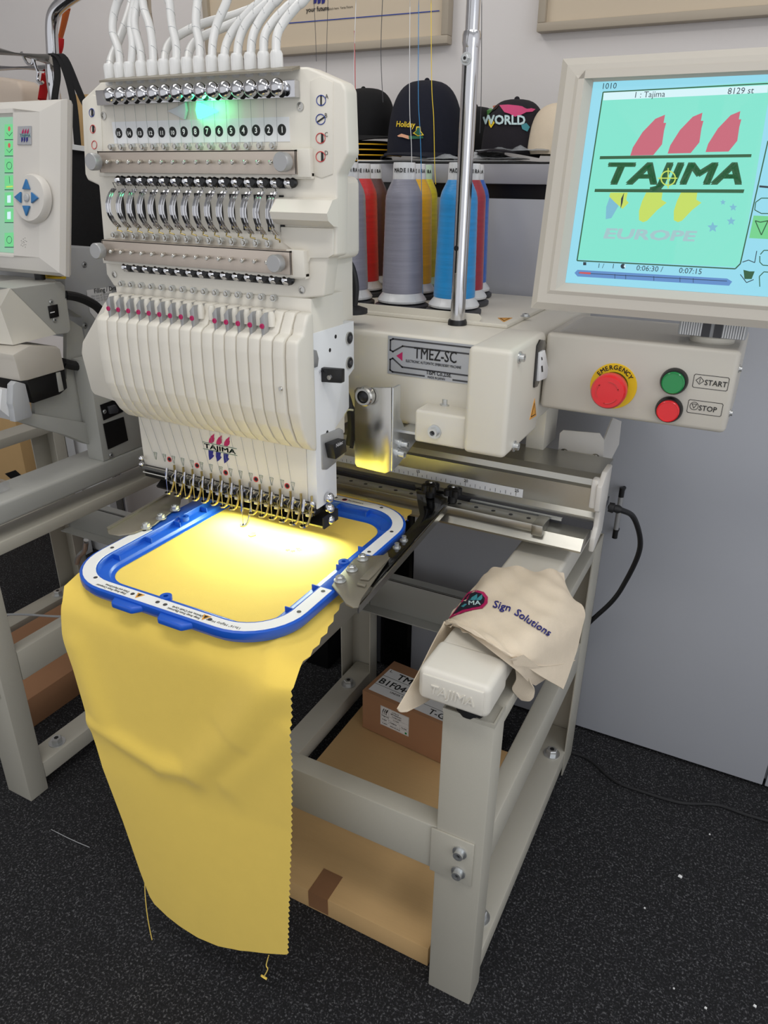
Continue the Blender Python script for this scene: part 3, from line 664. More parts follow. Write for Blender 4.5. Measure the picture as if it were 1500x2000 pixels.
# top comb bracket with chrome tensioners
zA = (H(210, 154).z+H(560, 134).z)/2
br = MB('bracket_steel'); xA = H(200, 158, 1.02).x; xB = H(575, 140, 1.02).x
br.prism([(xA, YH, zA+.002), (xA, YH-.022, zA-.004), (xA, YH-.022, zA-.007), (xA, YH, zA-.002)], (xB-xA, 0, 0)).build('tube_bracket', head)
zT = (H(230, 188, 1.01).z+H(555, 168, 1.01).z)/2
tb = MB('chrome').box(H(195, 188, 1.03).x, H(582, 165, 1.03).x, YH-.014, YH, zT-.012, zT+.010, .001); tb.build('tensioner_bar', head)
m = MB('zinc'); capscrew(m, Vector((H(570, 166, 1.02).x, YH-.014, zT)), (0, -1, 0), .007, .004); m.build('screw', tb) if False else m.bm.free()
for k in range(15):
    t = k/14; x = (H(218, 188, 1.01).x)*(1-t)+H(543, 168, 1.01).x*t
    c = Vector((x, YH-.014, zT)); m = MB('chrome').lathe(c, (0, -1, 0), [(.010, 0), (.010, .004), (.0065, .006), (.0065, .009), (.011, .010), (.0118, .014), (.0108, .018), (.0085, .0215), (.005, .0235), (.001, .0242)], 20); m.use('black').lathe(c+Vector((.004, -.008, -.006)), (.4, -1, -.6), [(.006, 0), (.006, .004)], 10); m.build('tensioner', head)
# thread tubes
tops = [(262, -60, 1.25), (245, -60, 1.10), (275, -60, 1.2), (262, -60, 1.15), (292, -60, 1.12), (435, 20, 1.3), (330, -60, 1.10), (440, 40, 1.3), (388, -60, 1.12), (470, -60, 1.12), (560, -70, 1.14), (590, -70, 1.2), (610, -60, 1.16), (650, -60, 1.16), (690, -60, 1.16)]
bots = [216, 236, 255, 278, 300, 322, 344, 367, 390, 415, 439, 464, 490, 516, 541]
mids = [[(216, 120), (232, 80), (250, 30), (268, -30)], [(232, 100), (220, 60), (226, 15), (250, -40)], [(259, 90), (256, 50), (262, 10), (270, -40)], [(275, 100), (263, 50), (268, 10), (285, -40)], [(298, 90), (292, 50), (280, 10), (282, -40)],
        [(324, 100), (345, 72), (400, 45), (470, 25), (530, -10)], [(344, 90), (336, 50), (332, 10), (330, -30)], [(370, 100), (390, 75), (440, 52), (500, 25), (550, -15)], [(390, 90), (383, 50), (385, 10), (395, -30)], [(415, 90), (423, 50), (440, 10), (455, -30)],
        [(440, 95), (456, 60), (490, 20), (530, -20)], [(466, 85), (482, 45), (515, 12), (560, -25)], [(492, 80), (505, 45), (530, 10), (560, -25)], [(516, 75), (532, 45), (560, 15), (595, -20)], [(540, 75), (553, 45), (580, 12), (610, -20)]]
TBP = []
for k in range(15):
    t = k/14; yb = 152-22*t; b0 = H(bots[k], yb, 1.04); pts = [b0]
    for j, (x, y) in enumerate(mids[k]): pts.append(H(x, y, 1.04+(.03 if k in (5, 7, 0) else .012)*(j+1)))
    d = (pts[-1]-pts[-2]).normalized(); pts.append(pts[-1]+d*.12+Vector((.02, .03, .06)))
    m = MB('tube_white').tube(pts, .0066, 12, 8); m.lathe(b0-Vector((0, 0, .012)), (0, 0, 1), [(.007, 0), (.0095, .002), (.0095, .028), (.0075, .032)], 16)
    cp = catmull([Vector(p) for p in pts], 8)
    for j in range(6, len(cp)-6, 7):
        d2 = (cp[j+1]-cp[j]).normalized(); a_, b2 = basis(d2); hel = [cp[j]+a_*.0067*math.cos(q_*.7)+b2*.0067*math.sin(q_*.7)+d2*(.0022*q_) for q_ in range(5)]; m.use('grey_panel').tube(hel, .0005, 4); m.use('tube_white')
    m.build('thread_tube', head)
# eyelet nuts, tension plates, rollers
def rowpts(x0_, y0_, x1_, y1_, n, y):
    a, b_ = H(x0_, y0_, y), H(x1_, y1_, y); z = (a.z+b_.z)/2; return [Vector((a.x+(b_.x-a.x)*k/(n-1), y, z)) for k in range(n)]
def nuts(x0_, y0_, x1_, y1_, y):
    for c in rowpts(x0_, y0_, x1_, y1_, 15, y):
        m = MB('zinc').lathe(c, (0, -1, 0), [(.0058, 0), (.0058, .007)], 6); m.use('steel').lathe(c+Vector((0, -.007, 0)), (0, -1, 0), [(.0042, 0), (.0035, .003), (.001, .0035)], 12); m.build('eyelet_screw', head)
nuts(222, 289, 536, 283, YH); nuts(227, 460, 527, 474, YH-.004); nuts(241, 554, 537, 581, YH)
def plate(x0_, x1_, yt0, yt1, yb0, yb1, Y, knobs, pins):
    a = H(x0_, yt0, Y); b_ = H(x1_, yt1, Y); c = H(x0_+6, yb0, Y); d = H(x1_, yb1, Y); zt_ = (a.z+b_.z)/2; zb_ = (c.z+d.z)/2
    m = MB('brushed_light').box(a.x, b_.x, Y, Y+.003, zb_, zt_, .0006).box(a.x, a.x+.002, Y, YH, zb_, zt_).box(b_.x-.002, b_.x, Y, YH, zb_, zt_).box(a.x, b_.x, Y, YH, zt_-.002, zt_)
    po = m.build('tension_plate', head)
    h_ = MB('cream_plastic').box(b_.x-.012, b_.x+.022, Y+.004, YH, zb_-.004, zt_+.002, .002).box(a.x-.012, b_.x+.022, Y+.008, YH, zb_-.006, zb_+.003, .001).build('plate_holder', head)
    for x, y in knobs:
        c = H(x, y, Y); MB('alu_matte').lathe(Vector((c.x, Y, (zt_+zb_)/2)), (0, -1, 0), [(.006, 0), (.008, .006), (.0135, .008), (.0138, .02), (.0125, .022)], 24).build('thumb_screw', po)
    for c in rowpts(*pins, 15, Y): MB('steel').lathe(Vector((c.x, Y, (zt_+zb_)/2+.001)), (.25, -1, -.15), [(.0026, 0), (.003, .004), (.002, .01), (.0034, .011), (.002, .013)], 10).build('tension_pin', po)
    return zb_
plate(190, 577, 298, 289, 337, 341, 1.018, [(196, 318), (563, 316)], (216, 317, 533, 315))
plate(198, 567, 471, 487, 512, 534, 1.015, [(204, 490), (549, 506)], (222, 489, 525, 508))
# dark rollers under the plates
for (a, b_) in (((235, 351), (565, 358)), ((248, 521), (560, 546))):
    for c in rowpts(*a, *b_, 15, YH-.004):
        m = MB('chrome').lathe(c, (0, -1, 0), [(.0085, 0), (.009, .003), (.006, .008), (.003, .011)], 16); m.use('black').lathe(c+Vector((.010, 0, 0)), (0, -1, 0), [(.006, 0), (.0075, .005), (.005, .008)], 12); m.build('thread_guide', head)
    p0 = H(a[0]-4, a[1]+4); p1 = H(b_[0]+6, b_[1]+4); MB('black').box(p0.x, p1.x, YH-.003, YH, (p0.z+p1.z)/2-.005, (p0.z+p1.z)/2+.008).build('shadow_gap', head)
# check spring hoops
for c in rowpts(232, 408, 543, 421, 15, YH-.006):
    c = c+Vector((0, 0, .002)); m = MB('black').box(c.x+.0012, c.x+.0085, YH-.003, YH, c.z-.027, c.z+.027); m.use('chrome')
    for dx_, r_ in ((-.0078, .0013), (-.0036, .0022), (.0012, .0014)):
        m.tube([c+Vector((dx_, -.002-.019*math.sin(PI*j/10)**.8, .031-.0062*j)) for j in range(11)], r_, 6)
    m.use('steel').tube([c+Vector((-.002, 0, .033)), c+Vector((-.002, -.004, .041)), c+Vector((.005, -.004, .041)), c+Vector((.005, 0, .036))], .0009, 5)
    m.use('brass_steel').tube([c+Vector((-.004, -.004, -.032)), c+Vector((0, -.01, -.036)), c+Vector((.004, -.004, -.038)), c+Vector((.001, 0, -.042))], .0013, 6)
    m.build('check_spring', head)
# shoulder beside springs
a = H(548, 380); b_ = H(650, 450, 1.03)
m = MB('cream_plastic'); zt_ = H(600, 386, 1.02).z; zb_ = H(600, 443, 1.02).z
pr = [(1.036, zt_), (1.020, zt_-.003), (1.006, zt_-.018), (1.003, (zt_+zb_)/2), (1.007, zb_+.010), (1.022, zb_+.002), (1.036, zb_)]
m.prism([(a.x, y, z) for y, z in pr], (H(650, 420, 1.02).x-a.x, 0, 0)); m.prism([H(x, y, YH-.004) for x, y in [(548, 443), (650, 446), (650, 498), (640, 504), (606, 504), (590, 540), (586, 500), (548, 470)]], (0, .006, 0), .001)
m.build('shoulder_cover', head)
# ---- needle case: face plate, side wall
zb0 = (H(287, 905).z+H(620, 990).z)/2
xl_, xr_ = H(280, 890).x, H(618, 960).x
ncase = MB('cream_plastic').box(H(222, 600).x+.01, xr_, YH+.002, 1.14, 1.06, H(600, 583).z, .002).build('needle_case', main)
fp = MB('cream_plastic').box(xl_, xr_-.0195, YH, YH+.012, zb0, 1.10, .001).build('face_plate', ncase)
sd = MB('white').prism([P(x, y, 'x', xr_+.001) for x, y in [(605, 585), (655, 560), (657, 680), (640, 700), (641, 745), (634, 800), (634, 880), (627, 1000), (619, 1000)]], (-.03, 0, 0)); 
sd.bm.free()
X0 = xr_+.001
sd = MB('white')
sd.prism([(X0, YH+.0006, 1.262), (X0, 1.175, 1.262), (X0, 1.175, 1.175), (X0, 1.155, 1.165), (X0, 1.155, 1.105), (X0, 1.105, 1.08), (X0, 1.105, zb0-.01), (X0, YH+.0006, zb0-.01)], (-.02, 0, 0), .001)
side = sd.build('side_wall', ncase)
for y_, z_ in ((1.155, 1.235), (1.155, 1.19)): m = MB('steel').lathe((X0, y_, z_), (1, 0, 0), [(.011, 0), (.011, .003)], 24); m.use('black').lathe((X0+.003, y_, z_), (1, 0, 0), [(.0095, 0), (.0085, .001)], 24).use('dark_grey').lathe((X0+.004, y_, z_), (1, 0, 0), [(.005, 0), (.004, .002)], 12); m.build('side_screw', side)
for y_, z_ in ((1.09, 1.225), (1.11, 1.245), (1.075, 1.08)): MB('black').lathe((X0, y_, z_), (1, 0, 0), [(.0035, 0), (.0035, .0005)], 12).build('side_hole', side)
m = MB('alu_matte').prism([P(x, y, 'x', X0) for x, y in [(598, 690), (606, 682), (616, 684), (620, 700), (618, 716), (598, 722)]], (.003, 0, 0), .0008); m.use('black').lathe(P(608, 699, 'x', X0+.0035), (1, 0, 0), [(.003, 0), (.003, .0005)], 10); m.build('hinge_plate', side)
m = MB('black').prism([P(x, y, 'y', 1.06) for x, y in [(616, 718), (667, 722), (667, 749), (616, 746)]], (0, .012, 0), .002); m.use('chrome').cyl(P(610, 724, 'y', 1.055), P(628, 725, 'y', 1.055), .0025); m.lathe(P(644, 737, 'y', 1.06), (0, -1, 0), [(.005, 0), (.004, .003)], 12); m.build('black_clamp', side)
m = MB('white').prism([P(x, y, 'y', 1.17) for x, y in [(619, 700), (657, 684), (658, 765), (624, 790)]], (0, .01, 0), .001); m.build('rear_flange', side)
# fins cover
zt_ = H(390, 640, .985).z; xa = H(194, 640, .985).x; xb = H(556, 650, .985).x
prof = [(YH, zt_+.036), (1.018, zt_+.035), (1.008, zt_+.018), (1.0, zt_+.004), (.988, zt_), (.980, zt_-.006), (.977, zt_-.03), (.976, zt_-.08), (.979, zt_-.125), (.988, zt_-.155), (1.004, zt_-.182), (1.022, zt_-.200), (YH, zt_-.205)]
cv = MB('cream_plastic'); sp0 = (H(530, 645, .98).x-H(210, 640, .98).x)/15
xs = [xa]+[H(210, 640, .98).x+sp0*k for k in range(16)]+[xb]
for k in range(len(xs)-1):
    g = .0011; cv.prism([(xs[k]+g, y, z) for y, z in prof], (xs[k+1]-xs[k]-2*g, 0, 0), .0022, 2)
cv.box(xa, xb, 1.008, YH+.003, zt_-.16, zt_+.01)
cover = cv.build('needle_cover', ncase)
# right end cap of cover
m = MB('cream_plastic').prism([(xb, y+(.004 if 2 < i < 10 else 0), z) for i, (y, z) in enumerate(prof)], (.024, 0, 0), .005, 3); m.use('steel').lathe((xb-.006, .9745, zt_-.082), (0, -1, 0), [(.004, 0), (.003, .002)], 12); m.build('cover_end', ncase)
m = MB('cream_plastic'); e0 = H(222, 575, YH); m.prism([H(x, y, 1.10) for x, y in [(222, 582), (203, 590), (160, 668), (158, 690), (177, 762), (183, 771), (240, 790), (240, 590)]], (0, .06, 0), .004); m.build('left_side_cover', ncase)
# take-up levers
for k in range(15):
    if k == 9: continue
    xx = xs[1]+sp0*(k+.0); 
    kk = xs[k+1]-.002
    m = MB('alu_matte').prism([(kk-.002, .988, zt_+.026), (kk+.008, .988, zt_+.036), (kk+.008, .988, zt_+.012), (kk+.004, .988, zt_-.010), (kk+.001, .988, zt_-.006)], (0, .035, 0), .0012)
    m.use('magenta_ink').lathe((kk+.003, .9878, zt_+.014), (0, -1, 0), [(.0042, 0), (.0042, .0016), (.0022, .0018), (.002, .001)], 14); m.build('take_up_lever', ncase)
for k in range(15):
    c = Vector((xs[k+1]+.002, YH, zt_+.042)); 
m = MB('cream_plastic')
for k in range(15): m.lathe((xs[k+1]+.008, 1.004, zt_+.012), (0, 0, 1), [(.0065, 0), (.0065, .018), (.004, .024)], 14)
m.build('lever_guard', ncase)
# logo and little triangles
lg = MB('magenta_ink'); A = H(396, 893); B = H(463, 897); lz0 = H(430, 903).z; lz1 = H(430, 849).z; lx0, lx1 = H(397, 878).x, H(464, 890).x
emblem(lg, lambda a, b_: Vector((lx0+(lx1-lx0)*a, YH-.0006, lz0+(lz1-lz0)*b_)), 'magenta_ink', 'green_ink', 'navy_ink'); lg.build('emblem', fp, smooth=False)
tg = MB('green_ink'); row = nrow = rowpts(304, 890, 572, 947, 15, YH-.0005)
for k, c in enumerate(row):
    for p, q_ in (((-.004, .006), (.004, .006)), ((.004, .006), (0, -.010)), ((0, -.010), (-.004, .006))): tg.tube([c+Vector((p[0], 0, p[1])), c+Vector((q_[0], 0, q_[1]))], .00035, 4)
    tg.text(str(15-k), c+Vector((0, 0, .0015)), (1, 0, 0), (0, 0, 1), .0045, 0, 0, 1, .0002, True)
tg.build('needle_mark', fp)
for x, y in ((331, 897), (385, 909), (441, 923), (500, 936), (561, 949)):
    m = MB('red_ink').lathe(H(x, y, YH), (0, -1, 0), [(.0055, 0), (.0055, .001)], 18); m.use('black').lathe(H(x, y, YH-.001), (0, -1, 0), [(.0038, 0), (.0036, .0006)], 16); m.build('access_hole', fp)
# needle bar housing
hb_ = MB('black').box(xl_+.004, xr_-.002, YH-.006, YH+.03, zb0-.022, zb0+.002, .001); hb_.use('steel').box(xl_+.002, xr_, YH-.010, YH-.006, zb0-.004, zb0+.002); hb_.use('steel').cyl((xl_+.003, YH-.008, zb0-.012), (xr_, YH-.008, zb0-.012), .0022, 8); housing = hb_.build('needle_bar_housing', ncase)
for c_, r_ in [((xr_+.008, YH+.03, zb0+.004+z_), .010) for z_ in (0, -.022, -.045)]+[((xr_-.004, YH-.008, zb0+.004), .006), ((xl_, YH-.008, zb0+.004), .006), ((xl_+.004, YH-.01, zb0+.018), .006)]: MB('chrome').ball(c_, r_).build('chrome_knob', ncase)
n0 = H(330, 962, 1.015); n1 = H(594, 1026, 1.015); nz = (n0.z+n1.z)/2
for k in range(15):
    t = k/14; x = n0.x+(n1.x-n0.x)*t; act = (k == 8); dz = -.030 if act else 0
    m = MB('brass_steel' if k != 8 else 'steel'); f0 = Vector((x, 1.012, nz+dz))
    m.tube([f0+Vector((.003, .002, 0)), f0+Vector((.007, .004, .004)), f0+Vector((.010, .008, .016)), f0+Vector((.011, .014, .036)), f0+Vector((.010, .016, .056-dz))], .0040, 8, 4, .6)
    m.use('steel').lathe(f0, (0, 0, 1), [(.0062, -.0014), (.0062, .0014), (.0025, .0014), (.0025, -.0014)], 16)
    m.build('presser_foot', housing)
    m = MB('chrome').cyl(f0+Vector((0, 0, .0)), f0+Vector((0, 0, .045-dz)), .0009, 6); m.cyl(f0+Vector((0, 0, .030)), f0+Vector((0, .006, .052-dz)), .0028, 8); m.build('needle', housing)
    m = MB('steel'); hx = x+.004; yb_ = YH-.012
    m.tube([Vector((hx-.007, yb_+.004, zb0+.004)), Vector((hx-.007, yb_-.006, zb0-.002)), Vector((hx-.007, yb_-.006, zb0-.014)), Vector((hx+.007, yb_-.006, zb0-.014)), Vector((hx+.007, yb_-.006, zb0-.002)), Vector((hx+.007, yb_+.004, zb0+.004))], .0011, 6)
    m.use('black_gloss').box(hx-.006, hx+.006, yb_-.004, yb_+.006, zb0-.013, zb0-.002, .001); m.use('zinc').box(hx-.004, hx+.008, yb_-.003, yb_+.004, zb0-.022, zb0-.015, .001); m.build('needle_clamp', housing)
m = MB('black').prism([(xl_+.02, YH+.03, zb0-.03), (xl_+.02, YH+.005, zb0-.045), (xl_+.02, YH+.008, zb0-.05), (xl_+.02, YH+.06, zb0-.03)], (xr_-xl_-.01, 0, 0)); m.use('navy_fabric').box(xr_+.008, xr_+.012, YH+.005, YH+.055, zb0-.05, zb0-.028); m.build('lamp_bar', ncase)
# thread box around the top of the body: black cable loop beside head
m = MB('rubber').tube([P(672, 505, 'y', 1.28), P(686, 522, 'y', 1.28), P(694, 560, 'y', 1.28), P(690, 604, 'y', 1.28)], .0075, 10, 6).lathe(P(688, 607, 'y', 1.28)-Vector((0, 0, .004)), (0, 0, 1), [(.03, 0), (.03, .008), (.012, .014)], 24); m.build('cable', main)
# arm from head back to body
MB('cream').box(-.96, -.79, 1.15, 1.75, 1.0, 1.215, .01).build('arm', main)
# bed arm below the hoop
MB('cream').box(-.84, -.75, 1.0, 1.45, .785, .822, .008).build('cylinder_bed', main)
#=====================================================================  HOOP
HZ = .872; HC = Vector((-.783, .986, 0)); hxx, hyy = .228, .267; RC = .105
hoop = thing('embroidery_hoop', 'blue rounded embroidery hoop with white label strips clamping the yellow fabric', 'hoop', (HC.x, HC.y, .836))
def rr(off, n=10):
    out = []; R = max(RC-off, .01); ax_, ay_ = hxx-off-R, hyy-off-R
    for (sx, sy, a0) in ((1, 1, 0), (-1, 1, PI/2), (-1, -1, PI), (1, -1, 1.5*PI)):
        for k in range(n+1):
            a = a0+PI/2*k/n; out.append((HC.x+sx*ax_+R*math.cos(a), HC.y+sy*ay_+R*math.sin(a)))
    return out
def hsweep(mb_, prof, seg=None):
    rings = [[(x, y, z) for x, y in rr(o)] for o, z in prof]; n = len(rings[0])
    V = [[mb_.bm.verts.new(p) for p in r] for r in rings]; rng = range(n) if seg is None else seg
    for i in range(len(V)-1):
        for k in rng:
            k %= n; f = mb_.bm.faces.new((V[i][k], V[i][(k+1) % n], V[i+1][(k+1) % n], V[i+1][k])); f.material_index = mb_.i
hm = MB('blue_plastic')
hsweep(hm, [(.002, HZ-.0145), (0, HZ-.0125), (0, HZ-.001), (.0015, HZ), (.030, HZ), (.031, HZ-.002), (.031, HZ-.010), (.0335, HZ-.012), (.046, HZ-.012), (.0475, HZ-.0135), (.0485, HZ-.0185), (.050, HZ-.0195), (.056, HZ-.0195), (.056, HZ-.021), (.006, HZ-.021), (.002, HZ-.0145)])
for (x, y, w_, d_) in ((-.935, None, .014, .0018),): pass
for sy in (-.16, -.08, 0, .08, .16):
    for sx in (-1, 1): hm.box(HC.x+sx*(hxx-.0475) if sx < 0 else HC.x+sx*(hxx-.0475), HC.x+sx*(hxx-.032), HC.y+sy-.001, HC.y+sy+.001, HZ-.0125, HZ-.002) if sx < 0 else hm.box(HC.x+hxx-.0475, HC.x+hxx-.032, HC.y+sy-.001, HC.y+sy+.001, HZ-.0125, HZ-.002)
for sx in (-.12, -.05, .05, .12): hm.box(HC.x+sx-.001, HC.x+sx+.001, HC.y+hyy-.0475, HC.y+hyy-.032, HZ-.0125, HZ-.002)
# grip tabs at the front, lugs
yf = HC.y-hyy
for (xa_, xb_) in ((P(245, 1170, 'z', .85).x, P(300, 1194, 'z', .85).x), (P(329, 1202, 'z', .85).x, P(398, 1226, 'z', .85).x)):
    hm.prism([(xa_, yf+.005, HZ-.0155), (xa_+.010, yf-.014, HZ-.0155), (xb_-.016, yf-.014, HZ-.0155), (xb_, yf+.005, HZ-.0155)], (0, 0, .012), .003)
for c in ((HC.x-.005, yf+.036, HZ-.006), (HC.x+hxx-.038, HC.y+.01, HZ-.006), (HC.x-hxx+.04, HC.y+.02, HZ-.006)): hm.lathe(c, (0, 0, 1), [(.010, 0), (.010, .008), (.004, .008), (.004, .002)], 16)
hm.build('hoop_frame', hoop, angle=50)
lb_ = MB('pure_white'); n = 44
def lab(seg): hsweep(lb_, [(.005, HZ+.0002), (.0055, HZ+.001), (.0265, HZ+.001), (.027, HZ+.0002)], seg)
lab(list(range(0, 10))); lab(list(range(10, 11))); lab(list(range(11, 21))); lab(list(range(22, 32))); lab([32]); lab(list(range(33, 43)))
def strip(x0_, x1_, y0_, y1_): lb_.box(x0_, x1_, y0_, y1_, HZ, HZ+.001)
ex = HC.x-hxx
strip(ex+.005, ex+.027, HC.y-hyy+RC, HC.y-.055); strip(ex+.005, ex+.027, HC.y+.13, HC.y+hyy-RC)
ex = HC.x+hxx
strip(ex-.027, ex-.005, HC.y-hyy+RC, HC.y-.085); strip(ex-.027, ex-.005, HC.y+.055, HC.y+hyy-RC)
lb_.use('dark_grey')
fx0 = HC.x-hxx+RC; fx1 = HC.x+hxx-RC; fy = yf+.016
def dot(x, y): lb_.lathe((x, y, HZ+.001), (0, 0, 1), [(.0038, 0), (.0034, .0005)], 14)
for x, y in ((fx0-.03, fy+.010), (fx0+.065, fy), (HC.x-.004, fy), (HC.x+.012, fy), (fx1-.02, fy), (HC.x-hxx+.016, yf+.12), (HC.x-hxx+.016, HC.y-.065), (HC.x+hxx-.016, HC.y-.095), (HC.x+hxx-.016, yf+.10), (HC.x+hxx-.016, HC.y+.065), (HC.x+hxx-.018, HC.y+.16), (HC.x+.14, HC.y+hyy-.016), (HC.x+.03, HC.y+hyy-.016)): dot(x, y)
lb_.use('black_ink'); yt = fy+.004
for x_, lines in ((fx0+.056, ('Keep Away From Computer', 'Disks and Hard Drives')), (fx1-.035, ('Keep Away From Electronic', 'Devices, and Credit Cards'))):
    for j, t in enumerate(lines): lb_.text(t, (x_, yf+.012+.007*j, HZ+.0012), (-1, 0, 0), (0, -1, 0), .0072, .006, 0, .8, .0003)
lb_.text('13x16" Mighty Hoop', (fx1+.038, fy+.004, HZ+.0012), (-1, -.08, 0), (.08, -1, 0), .0075, .0, 0, 1, .0003)
lb_.text('Perimeters', (HC.x+.06, HC.y+hyy-.020, HZ+.0012), (1, 0, 0), (0, 1, 0), .0085, .006, 0, 1, .0003)
lb_.use('magenta_ink').lathe((HC.x+.052, HC.y+hyy-.017, HZ+.001), (0, 0, 1), [(.006, 0), (.006, .0004)], 16); lb_.use('black_ink').lathe((HC.x+.052, HC.y+hyy-.017, HZ+.0014), (0, 0, 1), [(.0045, 0), (.0045, .0003)], 16)
lb_.use('blue_ink').text('CAUTION', (HC.x+hxx-.036, HC.y+hyy-.030, HZ+.0012), (.75, -.66, 0), (.66, .75, 0), .007, .0, 0, 1, .0003)
for x_ in (fx0+.078, fx1-.030):
    lb_.use('warn_orange').face([(x_-.008, fy+.007, HZ+.0013), (x_, fy-.008, HZ+.0013), (x_+.008, fy+.007, HZ+.0013)][::-1]); lb_.use('black_ink').face([(x_-.004, fy+.005, HZ+.0016), (x_, fy-.003, HZ+.0016), (x_+.004, fy+.005, HZ+.0016)][::-1])
lb_.build('label_strip', hoop)
def Z(px, py, z=.866): return P(px, py, 'z', z)
# right arm
AZ = .868
arm = MB('black_gloss').prism([Z(x, y, AZ) for x, y in [(890, 964), (811, 950), (814, 971), (820, 1005), (809, 1022), (749, 1084), (728, 1098), (700, 1130), (728, 1145)]], (0, 0, -.003), .0006)
a_ = arm.build('support_arm', main); a_['label'] = 'black steel arm running back to the rail'
arm = MB('steel'); e0, e1 = Z(892, 964, AZ), Z(698, 1184, AZ); dd = (e1-e0)
arm.prism([e0, e1, e1+Vector((.002, .002, 0)), e0+Vector((.003, .001, 0))], (0, 0, -.014)); arm.prism([Z(811, 948, AZ+.001), Z(892, 962, AZ+.001), Z(890, 967, AZ+.001), Z(811, 953, AZ+.001)], (0, 0, .004)); arm.build('arm_edge', main)
hp = MB('bracket_steel').prism([Z(x, y, HZ+.0045) for x, y in [(648, 1143), (655, 1132), (690, 1093), (700, 1086), (748, 1084), (757, 1078), (760, 1090), (706, 1168), (700, 1185), (690, 1186), (675, 1178), (664, 1162)]], (0, 0, -.003), .0006)
hp.prism([Z(x, y, HZ+.008) for x, y in [(703, 1130), (720, 1132), (762, 1088), (748, 1084)]], (0, 0, -.003), .0008).prism([Z(x, y, HZ+.009) for x, y in [(697, 1140), (713, 1144), (716, 1139), (700, 1135)]], (0, 0, -.004), .001)
hp.build('hoop_bracket', hoop)['label'] = 'right steel bracket'
def nut(c, name='flange_nut'):
    m = MB('zinc').lathe(c, (0, 0, 1), [(.0105, 0), (.0105, .0015), (.008, .002)], 20).lathe(c+Vector((0, 0, .002)), (0, 0, 1), [(.0075, 0), (.0075, .006), (.0065, .007)], 6); m.lathe(c+Vector((0, 0, .009)), (0, 0, 1), [(.003, 0), (.003, .002)], 10); return m.build(name, hoop)
for x, y in ((664, 1134), (687, 1113), (708, 1092)): nut(Z(x, y, HZ+.005))
for x, y in ((775, 1070), (789, 1056)):
    c = Z(x, y, AZ); MB('zinc').lathe(c, (0, 0, 1), [(.008, 0), (.008, .002), (.0045, .002), (.0045, .010)], 10).build('arm_screw', main)
# left bracket / arm
hp = MB('bracket_steel').prism([Z(x, y, HZ+.005) for x, y in [(208, 1030), (212, 1042), (232, 1046), (262, 1040), (300, 1025), (352, 985), (355, 960), (395, 935), (375, 930), (330, 962)]], (0, 0, -.003), .0006)
hp.prism([Z(x, y, HZ+.008) for x, y in [(208, 1030), (330, 960), (332, 962), (211, 1033)]], (0, 0, -.010)); hp.prism([Z(x, y, HZ+.003) for x, y in [(252, 1010), (262, 1018), (330, 975), (318, 968)]], (0, 0, -.003), .0008).prism([Z(x, y, HZ+.004) for x, y in [(248, 1018), (258, 1024), (264, 1020), (254, 1014)]], (0, 0, -.003), .0008)
hp.build('hoop_bracket', hoop)['label'] = 'left steel bracket'
for x, y in ((286, 1030), (315, 1012), (342, 995)): nut(Z(x, y, HZ+.005))
MB('steel').prism([Z(x, y, .868) for x, y in [(330, 960), (350, 975), (520, 880), (480, 870)]], (0, 0, -.003)).build('support_arm', main)['label'] = 'left steel arm behind the needles'
# knobs
for x, y in ((841, 945), (885, 953)):
    c = P(x, y, 'y', 1.345); c.z = .870; m = MB('black').lathe(c, (0, 0, 1), [(.010, 0), (.010, .014), (.013, .016), (.013, .030), (.008, .033)], 16)
    for k in range(4):
        a = PI/4+k*PI/2; v = Vector((math.cos(a), math.sin(a), 0)); m.lathe(c+v*.013+Vector((0, 0, .016)), (0, 0, 1), [(.0075, 0), (.0075, .013), (.005, .015)], 12)
    m.use('chrome').lathe(c+Vector((0, 0, .033)), (0, 0, 1), [(.004, 0), (.003, .002)], 10); m.build('star_knob', main)
#=====================================================================  YELLOW FABRIC
FZ = HZ-.0205
rows = []; NX = 44
Rp = [(582, 1300), (574, 1350), (570, 1400), (568, 1500), (565, 1600), (563, 1700), (562, 1790), (562, 1865)]
def lerp(a, b, t): return a+(b-a)*t
def interp(tab, v):
    for (a, p), (b, q) in zip(tab, tab[1:]):
        if v <= b: return lerp(p, q, max(0, (v-a)/(b-a)))
    return tab[-1][1]
YD = .712
def edge(pxs, y): return [(P(a, b, 'y', y).z, P(a, b, 'y', y).x) for a, b in pxs]
Redge = sorted(edge([(572, 1350), (570, 1400), (568, 1500), (565, 1600), (563, 1700), (562, 1790), (562, 1865)], YD))
Ledge = sorted(edge([(112, 1165), (125, 1235), (150, 1300), (180, 1400), (212, 1500), (245, 1600), (275, 1700), (292, 1750), (310, 1780)], YD))
zBR = Redge[0][0]; zBL = Ledge[0][0]
G = []
RT = sorted((P(a, b, 'z', FZ-.004).y, P(a, b, 'z', FZ-.004).x) for a, b in [(588, 1290), (612, 1262), (640, 1222), (662, 1180)])+[(1.1, -.570), (1.3, -.600)]
xRf = -.549; xLf = -1.008
for j in range(36):        # flat part under the hoop, from back to front
    y = 1.30-(1.30-.735)*j/35; row = []
    for i in range(NX+1):
        t = i/NX; L_ = xLf+ .045*max(0, (y-.9)); R_ = interp(RT, y)
        x = lerp(L_, R_, t); z = FZ
        inx = 1 if (abs(x-HC.x) < hxx-.055 and abs(y-HC.y) < hyy-.055) else 0
        if inx: z -= .004*(1-((x-HC.x)/hxx)**2)*(1-((y-HC.y)/hyy)**2); z += .0016*math.exp(-((y-.95+.25*(x+.78))/.03)**2)*math.exp(-((x+.80)/.12)**2)
        elif x > -.575: z -= .004+.008*min(1, (x+.575)/.04)
        elif y < .77: z -= (.77-y)*.30
        row.append(Vector((x, y, z)))
    G.append(row)
